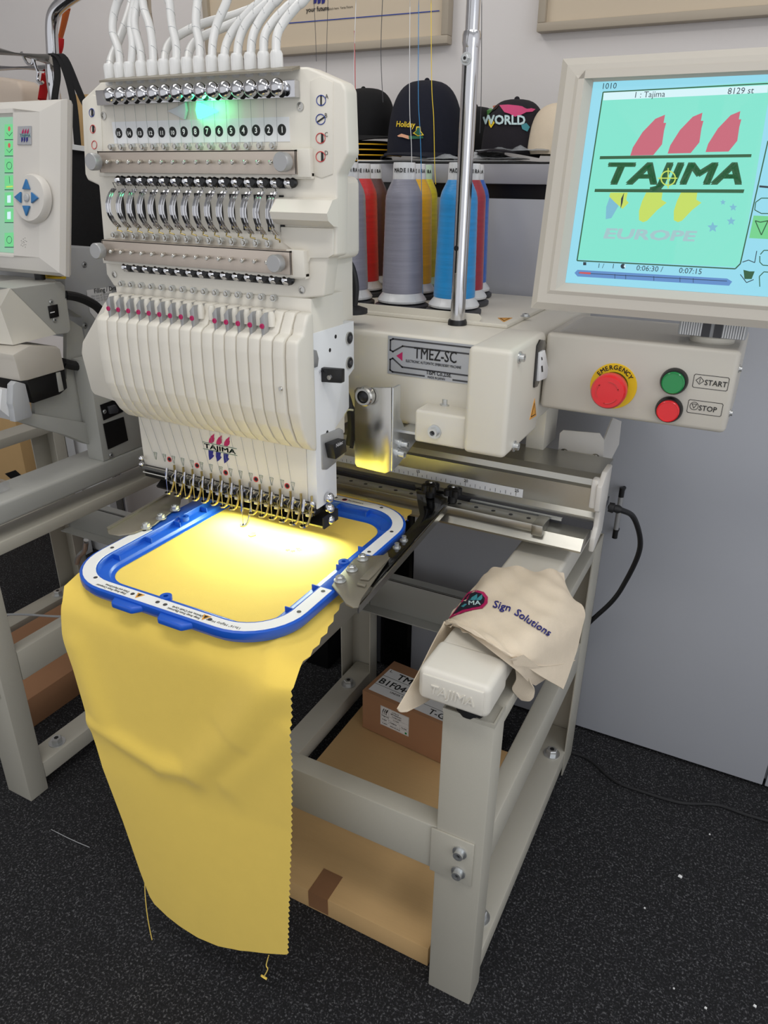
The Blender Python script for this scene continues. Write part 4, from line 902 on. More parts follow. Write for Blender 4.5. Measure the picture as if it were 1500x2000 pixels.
def distseg(p, a, b):
    ax_, ay_ = a; bx, by = b; t = max(0, min(1, ((p[0]-ax_)*(bx-ax_)+(p[1]-ay_)*(by-ay_))/((bx-ax_)**2+(by-ay_)**2))); return math.hypot(p[0]-ax_-t*(bx-ax_), p[1]-ay_-t*(by-ay_)), t
def fx(x, y): p = P(x, y, 'y', .712); return (p.x, p.z)
FOLDS = [(fx(*a), fx(*b), w_, h_) for a, b, w_, h_ in (((190, 1405), (315, 1495), .020, .012), ((315, 1495), (378, 1512), .022, .016), ((378, 1512), (457, 1437), .030, .020), ((457, 1437), (565, 1290), .034, .022), ((394, 1238), (488, 1277), .016, .016), ((488, 1277), (555, 1318), .014, .014), ((400, 1500), (380, 1470), .012, .005), ((440, 1540), (560, 1430), .03, .008), ((150, 1260), (210, 1420), .03, .010))]
def fold(x, z):
    d = 0
    F = FOLDS
    for a, b_, w_, h in F:
        q, t = distseg((x, z), a, b_); d = max(d, .8*h*math.exp(-(q/w_)**2))
    return d
NV = 90
Btab = [(P(a, b, 'y', YD).x, P(a, b, 'y', YD).z) for a, b in [(300, 1765), (318, 1785), (345, 1806), (380, 1828), (420, 1845), (470, 1857), (520, 1863), (562, 1865)]]
for j in range(1, NV+1):
    s_ = j/NV; row = []
    for i in range(NX+1):
        t = i/NX
        zb_ = interp(Btab, lerp(Btab[0][0], Btab[-1][0], t))
        z = lerp(.828, zb_, s_)
        L_ = interp(Ledge, z) if z < .80 else interp(Ledge, .80); R_ = interp(Redge, z)
        x = lerp(L_, R_, t); y = YD+.015*math.exp(-(s_/.02))
        y -= fold(x, z)*1.0; y += .012*math.sin(x*9+1)*(1-abs(2*s_-1))
        if i == NX: x += .0018 if j % 2 else -.0018
        row.append(Vector((x, y, z)))
    G.append(row)
for j in range(36):
    G[j][NX].x += .0022 if j % 2 else -.0022
fab = MB('yellow_fabric').grid(G, .0007)
yf_o = fab.build('yellow_fabric', smooth=True, angle=80)
tag(yf_o, 'yellow fabric sheet clamped in the blue hoop and hanging down in front', 'fabric')
# loose thread ends at the hem
m = MB('yellow_fabric').tube([P(x, y, 'y', YD) for x, y in [(284, 1712), (283, 1740), (288, 1790), (298, 1840), (306, 1856), (322, 1858)]], .0011, 5, 5); tag(m.build('loose_thread'), 'long loose thread hanging from the left hem of the yellow fabric', 'thread')
m = MB('yellow_fabric').tube([P(x, y, 'y', YD) for x, y in [(525, 1866), (520, 1885), (523, 1893), (517, 1905)]], .0011, 5, 5).tube([P(x, y, 'y', YD) for x, y in [(510, 1905), (516, 1909), (521, 1912)]], .0022, 5, 3); tag(m.build('loose_thread'), 'short knotted thread under the right corner of the yellow fabric', 'thread')
# stitched pieces on the fabric
m = MB('scr_yellow'); MATS['stitch'] = None
mat('stitch_yellow', (232, 228, 40), .5); mat('stitch_white', (230, 235, 240), .5)
e_ = thing('embroidery', 'small fresh yellow and white stitching in the middle of the hooped fabric', 'embroidery', Z(495, 1042, FZ-.004))
m = MB('stitch_yellow').prism([Z(x, y, FZ-.0036) for x, y in [(485, 1046), (492, 1040), (499, 1041), (500, 1046), (490, 1049)]], (0, 0, .0012)); m.build('flame_patch', e_)
m = MB('stitch_white').prism([Z(x, y, FZ-.0036) for x, y in [(492, 1032), (508, 1033), (507, 1038), (492, 1037)]], (0, 0, .0012)); m.build('letter_row', e_)
for x, y in ((562, 1074), (572, 1076), (582, 1071), (585, 1074)):
    m = MB('stitch_yellow')
    for a in range(3): v = Vector((math.cos(a), math.sin(a), 0))*.004; m.tube([Z(x, y, FZ-.003)-v, Z(x, y, FZ-.003)+v], .0006, 4)
    m.build('stitch_star', e_)
#=====================================================================  THREAD CONES
def cone(px, py, yarn, label, txt='MADEIRA', lm_='spool_plastic'):
    c = P(px, py, 'z', 1.2525); root = thing('thread_cone', label, 'thread cone', c, 'thread cones on the tray')
    m = MB(lm_).lathe(c, (0, 0, 1), [(.046, .001), (.052, .003), (.053, .007), (.049, .013), (.043, .020), (.041, .0265), (.02, .027), (.019, .235), (.0235, .238), (.0225, .272), (.0215, .274), (.017, .274), (.017, .262)], 36)
    if txt:
        m.use('black_ink'); v = (CAM-c); v.z = 0; v.normalize(); a0 = math.atan2(v.y, v.x)
        for k, ch in enumerate(txt):
            a = a0-.85+.29*k; nrm = Vector((math.cos(a), math.sin(a), 0)); tn = Vector((-math.sin(a), math.cos(a), 0)); m.text(ch, c+nrm*.0237+Vector((0, 0, .256)), tn, (0, 0, 1), .0105, .03, 0, .85, .0004, True)
    m.build('spool', root)
    m = MB(yarn); pr = [(.0425, .022), (.0432, .024)]
    for k in range(30): pr.append((.0430-.0055*k/30+.00025*(k % 2), .026+.182*k/30))
    pr += [(.0368, .212), (.034, .222), (.0235, .243), (.021, .244)]; m.lathe(c, (0, 0, 1), pr, 44); m.build('yarn', root)
    return root
mz = MB('black')
cones = [(681, 583, 'grey_yarn', 'grey thread cone nearest the machine head, front row of the tray'), (785, 590, 'grey_yarn', 'grey thread cone standing whole in the middle of the front row'), (886, 600, 'cyan_yarn', 'bright blue thread cone behind the chrome pole'),
         (705, 565, 'red_yarn', 'red thread cone between the two grey cones'), (806, 570, 'gold_yarn', 'golden yellow thread cone just right of the middle grey cone'), (904, 583, 'crimson_yarn', 'dark red thread cone mostly hidden right of the chrome pole'),
         (726, 553, 'brown_yarn', 'brown thread cone, a sliver showing left of the middle grey cone'), (819, 556, 'yellow_yarn', 'lemon yellow thread cone behind the golden one, pale green label'), (913, 568, 'royal_yarn', 'royal blue thread cone rearmost on the right of the tray')]
for px, py, ya, lb2 in cones:
    r_ = cone(px, py, ya, lb2, 'MADEIRA', 'mint_label' if ya == 'yellow_yarn' else 'spool_plastic'); c = WORLD[r_.name]
    MB('dark_grey').lathe(Vector((c.x, c.y, 1.24)), (0, 0, 1), [(.055, 0), (.058, .003), (.058, .009), (.052, .012)], 32).build('cone_cushion', main)
#=====================================================================  UPPER THREADS hanging from above
i_ = 0
def strand(pts, m_, lab):
    m = MB(m_).tube(pts, .0007, 5, 5); return tag(m.build('thread_strand'), lab, 'thread', 'threads running up from the cones')
strand([P(x, y, 'y', 1.5) for x, y in [(696, -20), (691, 160), (697, 240), (699, 330)]], 'white', 'pale thread in front of the left black cap')
strand([P(x, y, 'y', 1.52) for x, y in [(748, -20), (744, 100), (748, 200)]], 'dark_grey', 'dark thread hanging beside the left black cap')
strand([P(x, y, 'y', 1.52) for x, y in [(801, -20), (800, 200), (804, 300), (802, 420)]], 'white', 'white thread across the Holiday lettering')
strand([P(x, y, 'y', 1.52) for x, y in [(818, -20), (817, 180), (820, 250), (823, 340), (826, 600)]], 'cyan_yarn', 'light blue thread running down over the navy cap')
strand([P(x, y, 'y', 1.52) for x, y in [(842, -20), (843, 160), (847, 230), (849, 320), (851, 360)]], 'gold_thread', 'yellow thread running down over the navy cap')
strand([P(x, y, 'y', 1.55) for x, y in [(941, -20), (940, 180), (937, 260)]], 'dark_grey', 'dark thread right of the chrome pole')
strand([P(x, y, 'y', 1.5) for x, y in [(692, 60), (694, 200), (689, 300)]], 'red_cloth', 'red thread in front of the left black cap')
strand([P(x, y, 'y', 1.9) for x, y in [(612, -20), (616, 60), (618, 120)]], 'dark_grey', 'dark thread in front of the framed board, left one')
strand([P(x, y, 'y', 1.9) for x, y in [(641, -20), (638, 100), (637, 160)]], 'dark_grey', 'dark thread in front of the framed board, right one')
for k in range(15):
    t = k/14; a = Vector((lerp(H(221, 215, YH-.006).x, H(538, 195, YH-.006).x, t), YH-.004, zT-.01)); b_ = Vector((a.x, YH-.006, H(400, 285).z))
    m = MB('grey_panel').tube([a, b_], .0004, 4); tag(m.build('needle_thread'), 'fine thread down the upper panel of the machine head', 'thread', 'upper threads on the machine head'); m = MB('grey_panel').tube([Vector((lerp(nrow[0].x-.03, nrow[14].x-.012, t), YH-.003, 1.07)), Vector((nrow[k].x, YH-.003, zb0+.02))], .0004, 4); tag(m.build('needle_thread'), 'fine thread down the lower face plate to one of the needles', 'thread', 'lower threads on the machine head')
#=====================================================================  CAPS ON THE SIDEBOARD
SZ = 1.535
def cap(cx_, cy_, z, w_, h_, m_, label, face=-PI/2, brim=True, deco=None, brimmat=None, group='caps on the sideboard', lean=0):
    root = thing('baseball_cap', label, 'cap', (cx_, cy_, z), group); NR = 14; NA = 40; G_ = []
    for i in range(NR+1):
        f = i/NR; r_ = []
        for k in range(NA+1):
            a = 2*PI*k/NA; ph = f*PI/2; rr_ = math.cos(ph)**.62; hh = math.sin(ph)**.9
            lx = math.cos(a)*w_/2*rr_*1.08; ly = math.sin(a)*w_/2*rr_; lx += lean*hh*.02
            seam = 1-.012*max(0, math.cos(a*6))**8
            x = lx*seam; y = ly*seam; X_ = x*math.cos(face)-y*math.sin(face); Y_ = x*math.sin(face)+y*math.cos(face)
            r_.append(Vector((cx_+X_, cy_+Y_, z+.012+h_*hh)))
        G_.append(r_)
    MB(m_).grid(G_).ball((cx_, cy_, z+.012+h_), .007).build('crown', root, angle=80)
    if brim:
        B_ = []
        for i in range(9):
            r_ = []
            for k in range(25):
                a = -PI*.40+PI*.80*k/24; s_ = i/8; rad = w_/2*1.06
                x = math.cos(a)*rad+s_*.07*max(0, math.cos(a*1.2)); y = math.sin(a)*rad*(1-.06*s_)
                X_ = x*math.cos(face)-y*math.sin(face); Y_ = x*math.sin(face)+y*math.cos(face)
                zz = z+.014-.012*(abs(math.sin(a)))**2*s_-.006*s_
                r_.append(Vector((cx_+X_, cy_+Y_, zz)))
            B_.append(r_)
        MB(brimmat or m_).grid(B_, .003).build('brim', root, angle=80)
    return root
CYc = 1.93
# navy cap
cn = P(830, 300, 'y', CYc); navy = cap(cn.x, CYc, SZ+.004, .195, .168, 'navy_fabric', 'navy baseball cap in the middle with yellow lettering and a green tree over a hand')
fn = Vector((0, -1, 0))
def oncap(c0, w_, px, py, ext=.002):
    # point on the crown's front surface under the pixel: intersect with a vertical ellipse cylinder slightly in front
    d = ray(px, py); best = None; R_ = w_/2
    for k in range(400):
        t = 1.2+k*.003; p = CAM+d*t
        hh = max(0, min(1, (p.z-c0.z-.012)/c0.w)); ph = math.asin(min(1, hh**(1/.9))); rr_ = math.cos(ph)**.62*R_
        if math.hypot(p.x-c0.x, (p.y-c0.y)/1.08) < rr_+ext:
            lo, hi = t-.003, t
            for _ in range(8):
                md = (lo+hi)/2; p = CAM+d*md; hh = max(0, min(1, (p.z-c0.z-.012)/c0.w)); rr_ = math.cos(math.asin(min(1, hh**(1/.9))))**.62*R_
                if math.hypot(p.x-c0.x, (p.y-c0.y)/1.08) < rr_+ext: hi = md
                else: lo = md
            return CAM+d*hi
    return CAM+d*1.95
c4 = Vector((cn.x, CYc, SZ+.004, .168))
def captext(mb_, t, c4_, w_, x0_, y0_, x1_, y1_, hpx, bold=.02, shear=.2, ext=.003):
    vs_, fs_ = glyphs(t, bold, shear); wd_ = max(p[0] for p in vs_); h2 = max(p[1] for p in vs_)
    W_ = [mb_.bm.verts.new(oncap(c4_, w_, lerp(x0_, x1_, p[0]/wd_), lerp(y0_, y1_, p[0]/wd_)-hpx*p[1]/h2, ext+p[2]*4)) for p in vs_]
    for f in fs_:
        try: g = mb_.bm.faces.new([W_[i] for i in f]); g.material_index = mb_.i
        except ValueError: pass
m = MB('gold_thread'); captext(m, 'Holiday', c4, .195, 773, 247, 811, 249, 11, .012)
def cpoly(mb_, c4_, w_, pts, ext=.003): mb_.face([oncap(c4_, w_, x, y, ext) for x, y in pts])
m.use('gold_thread'); cpoly(m, c4, .195, [(813, 247), (821, 247), (822, 256), (828, 264), (816, 266), (806, 260), (812, 256)]); m.use('green_ink'); cpoly(m, c4, .195, [(815, 249), (819, 249), (820, 257), (825, 262), (816, 264), (809, 259), (813, 256)], .0045); cpoly(m, c4, .195, [(797, 265), (826, 266), (827, 270), (800, 272)], .0035)
m.use('skin_thread'); cpoly(m, c4, .195, [(776, 265), (784, 261), (798, 265), (799, 272), (786, 268), (778, 267)], .004); m.build('stitched_motif', navy, smooth=False)
c = P(925, 270, 'y', 2.08); cap(c.x, 2.08, SZ+.004, .17, .12, 'black_fabric', 'dark cap half hidden behind the navy cap and the chrome pole', brim=False)
cw = P(1003, 285, 'y', CYc); wc = cap(cw.x, CYc, SZ+.012, .155, .112, 'charcoal_fabric', 'charcoal cap at the right with a colourful map and silver letters')
c4b = Vector((cw.x, CYc, SZ+.012, .112)); m = MB('magenta_ink'); mat('silver_thread', (190, 214, 216), .4); mat('pink_thread', (206, 70, 120), .6); mat('teal_thread', (60, 140, 150), .6); mat('lime_thread', (90, 160, 80), .6)
m.use('pink_thread'); cpoly(m, c4b, .155, [(975, 205), (992, 204), (1012, 206), (1046, 213), (1040, 218), (1028, 219), (1018, 224), (1006, 228), (995, 222), (985, 219)]); m.use('lime_thread'); cpoly(m, c4b, .155, [(942, 228), (948, 216), (958, 211), (965, 214), (955, 222), (948, 232)]); m.use('orange_web'); cpoly(m, c4b, .155, [(962, 207), (974, 204), (970, 210), (965, 214)]); m.use('teal_thread'); cpoly(m, c4b, .155, [(1018, 244), (1028, 240), (1035, 248), (1030, 257), (1020, 252)]); m.use('gold_thread'); cpoly(m, c4b, .155, [(954, 234), (962, 232), (966, 240), (959, 250), (955, 244)], .0025)
m.use('silver_thread'); captext(m, 'WORLD', c4b, .155, 942, 242, 1026, 243, 18, .03, 0, .004); m.build('stitched_motif', wc, smooth=False)
c = P(1062, 270, 'y', CYc); cap(c.x+.045, CYc, SZ+.004, .17, .11, 'canvas', 'cream cap at the right end of the row, partly behind the monitor', brim=False)
# stack of black caps: top one plus nested ones with yellow edged brims
CYs = 2.02
c = P(710, 290, 'y', CYs)
cap(c.x, CYs, SZ+.052, .172, .118, 'black_fabric', 'plain black cap on top of the left stack', lean=1, face=-.6)
for k in range(4):
    root = thing('baseball_cap', 'black cap with yellow edged brim, %s of four under the stack\'s plain cap' % ('lowest', 'second from below', 'third from below', 'uppermost')[k], 'cap', (c.x, CYs, SZ+.002+.013*k), 'caps on the sideboard')
    z = SZ+.004+.013*k; MB('black_fabric').lathe((c.x, CYs, z), (0, 0, 1), [(.080, 0), (.082, .004), (.080, .010), (.07, .011)], 32).build('crown', root)
    B_ = []
    for i in range(5):
        B_.append([Vector((c.x+math.cos(a)*(.084+.055*i/4*max(0, math.cos(a+.9))), CYs+math.sin(a)*(.084+.055*i/4*max(0, math.cos(a+.9))), z+.004-.004*i/4)) for a in [-.9-1.1+2.2*q/20 for q in range(21)]])
    mm = MB('black_fabric').grid(B_, .002); mm.use('gold_yarn').tube(B_[-1], .0018, 6); mm.build('brim', root)
# papers and plastic bags on the sideboard
pts = [P(x, y, 'z', SZ+.001) for x, y in [(735, 306), (905, 318), (905, 300), (790, 290)]]
m = MB('white_paper').prism([(-1.02, 1.815, SZ), (-.62, 1.815, SZ), (-.60, 2.02, SZ), (-.98, 2.03, SZ)], (0, 0, .003)); tag(m.build('paper_sheet'), 'white printed sheets lying under the navy cap', 'paper')
def bag(x0_, x1_, y0_, y1_, z, label, amp=.006):
    random.seed(int(x0_*1000)); G_ = []
    for i in range(13):
        G_.append([Vector((lerp(x0_, x1_, j/16), lerp(y0_, y1_, i/12), z+.004+amp*(math.sin(j*1.3+i*.6)*.5+.5)*math.sin(PI*i/12)*math.sin(PI*j/16)+random.uniform(0, .0015))) for j in range(17)])
    m = MB('bag_film').grid(G_, .002); return tag(m.build('plastic_bag'), label, 'bag', 'plastic bags on the sideboard')
bag(-.86, -.60, 1.805, 1.92, SZ+.003, 'clear plastic bag in front of the charcoal cap, left one', .016); bag(-.70, -.53, 1.81, 1.93, SZ+.02, 'clear crumpled plastic bag in front of the cream cap', .012)
#=====================================================================  BOXES
def flatbox(x0_, x1_, y0_, y1_, z1_, label, m_='cardboard', z0_=.001):
    root = thing('cardboard_box', label, 'box', ((x0_+x1_)/2, (y0_+y1_)/2, z0_)); MB(m_).box(x0_, x1_, y0_, y1_, z0_, z1_, .002).build('carton', root); return root
fb = flatbox(-.86, -.368, .935, 1.56, .055, 'large flat cardboard box lying on the carpet inside the stand base')
m = MB('tape').box(-.66, -.61, .9335, .935, .008, .0555).box(-.66, -.61, .934, 1.0, .055, .0557); m.build('tape', fb)
# small labelled box
sy = 1.27
bx = P(708, 1420, 'z', .056); 
sbx = thing('cardboard_box', 'small brown cardboard box with white shipping labels standing on the flat box', 'box', (-.55, 1.3, .0565))
c1 = P(708, 1420, 'z', .057); c2 = P(860, 1491, 'z', .057); e = (c2-c1); e.z = 0; e.normalize(); bk = Vector((-e.y, e.x, 0)); hB = (P(706, 1347, 'y', c1.y).z-c1.z)
WB, DB = .36, .165; A0 = c1
m = MB('cardboard_brown').prism([A0, A0+e*WB, A0+e*WB+bk*DB, A0+bk*DB], (0, 0, hB), .0015); m.build('carton', sbx)
def onb(u, v, top=False): return A0+e*u+(bk*v+Vector((0, 0, hB+.0006)) if top else Vector((0, 0, v))-bk*.0006)
l2 = MB('white_paper').face([onb(.012, .012, True), onb(.34, .012, True), onb(.34, .125, True), onb(.012, .125, True)])
l2.use('black_ink')
for v in (.045, .088): l2.prism([onb(.012, v, True), onb(.34, v, True), onb(.34, v+.0012, True), onb(.012, v+.0012, True)], (0, 0, .0002))
l2.text('L.', onb(.018, .112, True), e, bk, .014, .01); l2.text('TMEZ-SC', onb(.05, .094, True), e, bk, .036, .014); l2.text('(36', onb(.125, .072, True), e, bk, .022, .01); l2.text('B1F044', onb(.016, .053, True), e, bk, .034, .014); l2.text('UNDER THREAD', onb(.07, .032, True), e, bk, .010, .01); l2.text('T-G', onb(.20, .018, True), e, bk, .03, .01); l2.build('shipping_label', sbx)
l3 = MB('white_paper').face([onb(.062, .042), onb(.155, .042), onb(.155, .108), onb(.062, .108)]); l3.use('black_ink')
for k in range(3): a = onb(.067+.006*k, .088); l3.face([a, a+e*.004, a+e*.009+Vector((0, 0, .014)), a+e*.004+Vector((0, 0, .012))]); a = onb(.067+.006*k, .082); l3.face([a, a+e*.004, a+e*.002+Vector((0, 0, -.0))+Vector((0, 0, .005)), a+Vector((0, 0, .005))])
for v in (.0435, .056, .068, .080, .106): l3.face([onb(.064, v), onb(.153, v), onb(.153, v+.0005), onb(.064, v+.0005)])
for u, a, b_ in ((.064, .0435, .106), (.089, .056, .106), (.153, .0435, .106), (.125, .0435, .068)): l3.face([onb(u, a), onb(u+.0005, a), onb(u+.0005, b_), onb(u, b_)])
for j, (t, u, v) in enumerate((('Melgrolie', .066, .074), ('L=TA.10', .10, .098), ('0BT33040101', .096, .091), ('T=HR12401', .10, .083), ('L=1454', .104, .073), ('010B4', .067, .061), ('0.048044', .093, .060), ('TA-MA', .13, .060), ('TL4001', .067, .048), ('2023.05.22.A', .094, .048))): l3.text(t, onb(u, v), e, (0, 0, 1), .0062, .01)
l3.use('green_btn').lathe(onb(.146, .049), -bk, [(.0035, 0), (.0035, .0003)], 16); l3.build('address_label', sbx)
flatbox(-2.05, P(60, 1425, 'z', 0).x, 1.0, 1.60, .10, 'brown cardboard box low under the left machine stand', 'cardboard_brown', .10 if False else .001)
b3 = flatbox(-3.2, P(52, 930, 'y', 1.95).x, 1.95, 2.15, .62, 'tall brown cardboard box at the far left behind the left machine')
m = MB('black').prism([P(x, y, 'y', 1.949) for x, y in [(10, 925), (30, 918), (44, 930), (42, 945), (22, 935)]], (0, -.002, 0)); m.build('tear', b3)
tag(MB('white').box(P(92, 900, 'y', 1.9).x, P(134, 900, 'y', 1.9).x, 1.9, 1.94, .001, .80).build('white_panel'), 'white board standing behind the left machine', 'board')
b4 = flatbox(-1.50, -1.12, 1.71, 1.79, .62, 'brown carton on a black crate in the dark between the two machines', 'cardboard_brown', .361)
tag(MB('black').box(-1.54, -1.08, 1.705, 1.795, .001, .36, .004).build('crate'), 'black crate in the dark between the two machines', 'crate')
bx5 = P(136, 900, 'y', 1.96).x
b5 = thing('carton', 'white carton with black letters behind the left machine foot', 'box', (bx5+.1, 2.0, .001))
MB('white_paper').box(bx5, bx5+.20, 1.96, 2.05, .001, .73, .002).use('black_ink').text('E', P(142, 885, 'y', 1.9595), (0, 0, -1), (1, 0, 0), .035, .02).build('carton_side', b5)
#=====================================================================  TOTE BAG ON THE FOOT
tb_ = thing('tote_bag', 'natural canvas tote bag draped over the white machine foot, dark badge and blue words', 'bag', (-.33, 1.1, .79))
def T(x, y, z): return P(x, y, 'z', z)
C = [[T(948, 1122, .780), T(966, 1108, .801), T(1005, 1106, .808), T(1050, 1113, .810), T(1086, 1111, .806), T(1101, 1120, .790)],
     [T(918, 1156, .775), T(945, 1140, .803), T(995, 1145, .812), T(1050, 1152, .814), T(1095, 1150, .802), T(1112, 1158, .77)],
     [T(897, 1180, .775), T(925, 1170, .805), T(985, 1180, .818), T(1050, 1195, .818), T(1105, 1190, .79), T(1142, 1191, .745)],
     [T(878, 1204, .780), T(905, 1203, .812), T(970, 1222, .824), T(1040, 1245, .818), T(1100, 1240, .77), T(1137, 1228, .725)],
     [T(872, 1213, .785), T(895, 1216, .815), T(955, 1244, .826), T(1020, 1282, .812), T(1075, 1290, .75), T(1124, 1280, .69)],
     [T(868, 1218, .788), T(885, 1218, .816), T(935, 1243, .828), T(1000, 1285, .815), T(1045, 1315, .76), T(1100, 1348, .665)]]
G_ = surf(C, 7, 7)
for i, r_ in enumerate(G_):
    for j, p in enumerate(r_): p.z += .0035*math.sin(i*.45+j*.25)*math.sin(j*.33+1)+.0018*math.sin(i*1.1-j*.7)
m = MB('canvas').grid(G_, .002); m.build('outer_panel', tb_, angle=80)
# under layer
C2 = [[p+Vector((.0, .0, -.010)) for p in C[4]], [T(880, 1226, .80), T(893, 1222, .806), T(940, 1256, .812), T(1004, 1305, .79), T(1030, 1330, .74), T(1045, 1338, .70)]]
m = MB('canvas').grid(surf(C2, 5, 6), .0015); m.build('inner_panel', tb_, angle=80)
# left flap hanging down beside the foot
fl = [[P(x, y, 'x', xx_) for x, y, xx_ in r_] for r_ in (((868, 1213, -.405), (845, 1255, -.41), (815, 1315, -.405), (788, 1362, -.40), (775, 1384, -.398)), ((874, 1218, -.40), (856, 1262, -.405), (832, 1318, -.40), (805, 1368, -.396), (781, 1391, -.396)), ((900, 1232, -.392), (888, 1270, -.392), (868, 1335, -.392), (838, 1366, -.392), (795, 1391, -.392)))]
m = MB('canvas').grid(surf(fl, 5, 6), .002); m.build('side_flap', tb_, angle=80)
st_ = MB('canvas').grid(surf([[T(1006, 1300, .775), T(1008, 1325, .74), T(1000, 1345, .71), T(1018, 1366, .68)], [T(1016, 1302, .775), T(1022, 1326, .74), T(1024, 1345, .71), T(1034, 1368, .68)], [T(1030, 1306, .77), T(1036, 1330, .74), T(1044, 1345, .71), T(1042, 1360, .69)]], 4, 5), .002); st_.build('strap', tb_, angle=80)
def onbag(px, py, e_=.0015):
    # nearest grid point in projection
    best = None
    d = ray(px, py).normalized()
    for i in range(0, len(G_)-1):
        for j in range(0, len(G_[0])-1):
            a, b_, c_ = G_[i][j], G_[i][j+1], G_[i+1][j]; n_ = (b_-a).cross(c_-a)
            if abs(n_.dot(d)) < 1e-12: continue
            t = (a-CAM).dot(n_)/d.dot(n_); p = CAM+d*t; q = (p-(a+G_[i+1][j+1])/2).length
            if best is None or q < best[0]: best = (q, p)
    return best[1]-d*e_*1.6
m = MB('navy_ink')
def bagtext(t, x0_, y0_, x1_, y1_, h_):
    vs_, fs_ = glyphs(t, .012, .1); wd_ = max(p[0] for p in vs_); L_ = math.hypot(x1_-x0_, y1_-y0_); nx_, ny_ = (y1_-y0_)/L_, -(x1_-x0_)/L_
    W_ = [m.bm.verts.new(onbag(lerp(x0_, x1_, p[0]/wd_)+nx_*h_*p[1]+0*p[0], lerp(y0_, y1_, p[0]/wd_)+ny_*h_*p[1], .0022+p[2]*2)) for p in vs_]
    for f in fs_:
        try: g = m.bm.faces.new([W_[i] for i in f]); g.material_index = m.i
        except ValueError: pass
bagtext('Sign', 961, 1185, 996, 1194, 20); bagtext('Solutions', 1003, 1199, 1072, 1243, 20); m.build('printed_words', tb_, smooth=False)
m = MB('magenta_ink')
def bpoly(pts, e_):
    n_ = len(pts); B_ = [(lerp(pts[k][0], pts[(k+1) % n_][0], q/3), lerp(pts[k][1], pts[(k+1) % n_][1], q/3)) for k in range(n_) for q in range(3)]
    cx_ = sum(p[0] for p in B_)/len(B_); cy_ = sum(p[1] for p in B_)/len(B_); B_.append(B_[0])
    m.grid([[onbag(lerp(cx_, x, r_/5), lerp(cy_, y, r_/5), e_) for x, y in B_] for r_ in range(6)])
bpoly([(915, 1156), (930, 1152), (945, 1156), (953, 1166), (952, 1178), (942, 1188), (925, 1191), (908, 1195), (890, 1202), (876, 1208), (890, 1190), (902, 1172)], .0025)
m.use('navy_fabric'); bpoly([(914, 1160), (928, 1156), (940, 1159), (947, 1168), (945, 1177), (936, 1184), (920, 1187), (903, 1191), (884, 1200), (893, 1188), (903, 1174)], .004)
m.use('teal_thread')
for k in range(2): bpoly([(916+13*k, 1172), (922+13*k, 1166), (932+10*k, 1160), (932+10*k, 1168), (928+11*k, 1172)], .005)
bpoly([(900, 1184), (908, 1179), (912, 1180), (905, 1186)], .005)
vs_, fs_ = glyphs('MA', .02, 0); W_ = [m.bm.verts.new(onbag(914+17*p[0], 1181-8*p[1]/.7, .0055)) for p in vs_]
m.use('silver_thread')
for f in fs_:
    try: g = m.bm.faces.new([W_[i] for i in f]); g.material_index = m.i
    except ValueError: pass
m.build('badge', tb_, smooth=False)
#=====================================================================  CABLES, CRUMBS on floor
m = MB('rubber').tube([P(x, y, 'z', .006) for x, y in [(1060, 1440), (1105, 1465), (1150, 1483), (1200, 1525), (1260, 1548), (1330, 1568), (1400, 1572), (1460, 1592), (1560, 1620)]], .004, 8, 6); tag(m.build('floor_cable'), 'thin black cable running over the carpet at the right', 'cable')
m = MB('rubber').tube([P(x, y, 'z', .006) for x, y in [(560, 1282), (610, 1272), (650, 1276), (690, 1290)]], .004, 8, 6); tag(m.build('floor_cable'), 'black cable on the carpet behind the yellow fabric', 'cable')
m = MB('grey_panel').tube([P(x, y, 'z', .30) for x, y in [(-20, 1202), (40, 1200), (110, 1204), (160, 1203)]], .0035, 8, 4); tag(m.build('grey_cable'), 'thin grey cable hanging across the left stand', 'cable')
m = MB('zinc').tube([P(x, y, 'y', 1.5) for x, y in [(168, 1055), (165, 1075), (155, 1085), (150, 1100)]], .009, 8, 4); tag(m.build('braided_sleeve'), 'glossy sleeved cable in the dark left of the hoop', 'cable')
for x, y, r_ in ((1328, 1711, .0045), (1386, 1629, .002), (1259, 1773, .002), (1474, 1964, .003), (1378, 1968, .0025), (1316, 1930, .0018)):
    c = P(x, y, 'z', .003); m = MB('pure_white').prism([c+Vector((-r_, -r_*.6, -.002)), c+Vector((r_, -r_, -.002)), c+Vector((r_*1.2, r_*.5, -.002)), c+Vector((-r_*.4, r_, -.002))], (0, 0, .003), .0006); tag(m.build('paper_crumb'), 'white paper crumb on the dark carpet at the lower right', 'crumb', 'paper crumbs on the carpet')
m = MB('grey_panel').tube([P(x, y, 'z', .003) for x, y in [(100, 1620), (140, 1640), (175, 1655)]], .0008, 5, 3); tag(m.build('lint_thread'), 'fine pale thread lying on the carpet at the lower left', 'thread')
#=====================================================================  LEFT MACHINE
lm = thing('embroidery_machine', 'second embroidery machine cut off by the left edge, blue arrow keys on its panel', 'machine', (-1.8, 1.2, .703-.05+.05))
LX = -1.474
m = MB('grey_paint').box(LX-.115, LX, .90, 1.72, .762, .815, .008, 3).build('base_foot', lm)
MB('rubber').lathe((LX-.05, .93, .730), (0, 0, 1), [(.02, 0), (.02, .033)], 20).build('rubber_foot', lm)
def xpoly(m_, pts, x, d, bevel=0): return MB(m_).prism([P(a, b_, 'x', x) for a, b_ in pts], (-d, 0, 0), bevel)
def zy(m_, x, pts, d, bevel=.002): return MB(m_).prism([(x, y, z) for y, z in pts], (-d, 0, 0), bevel)
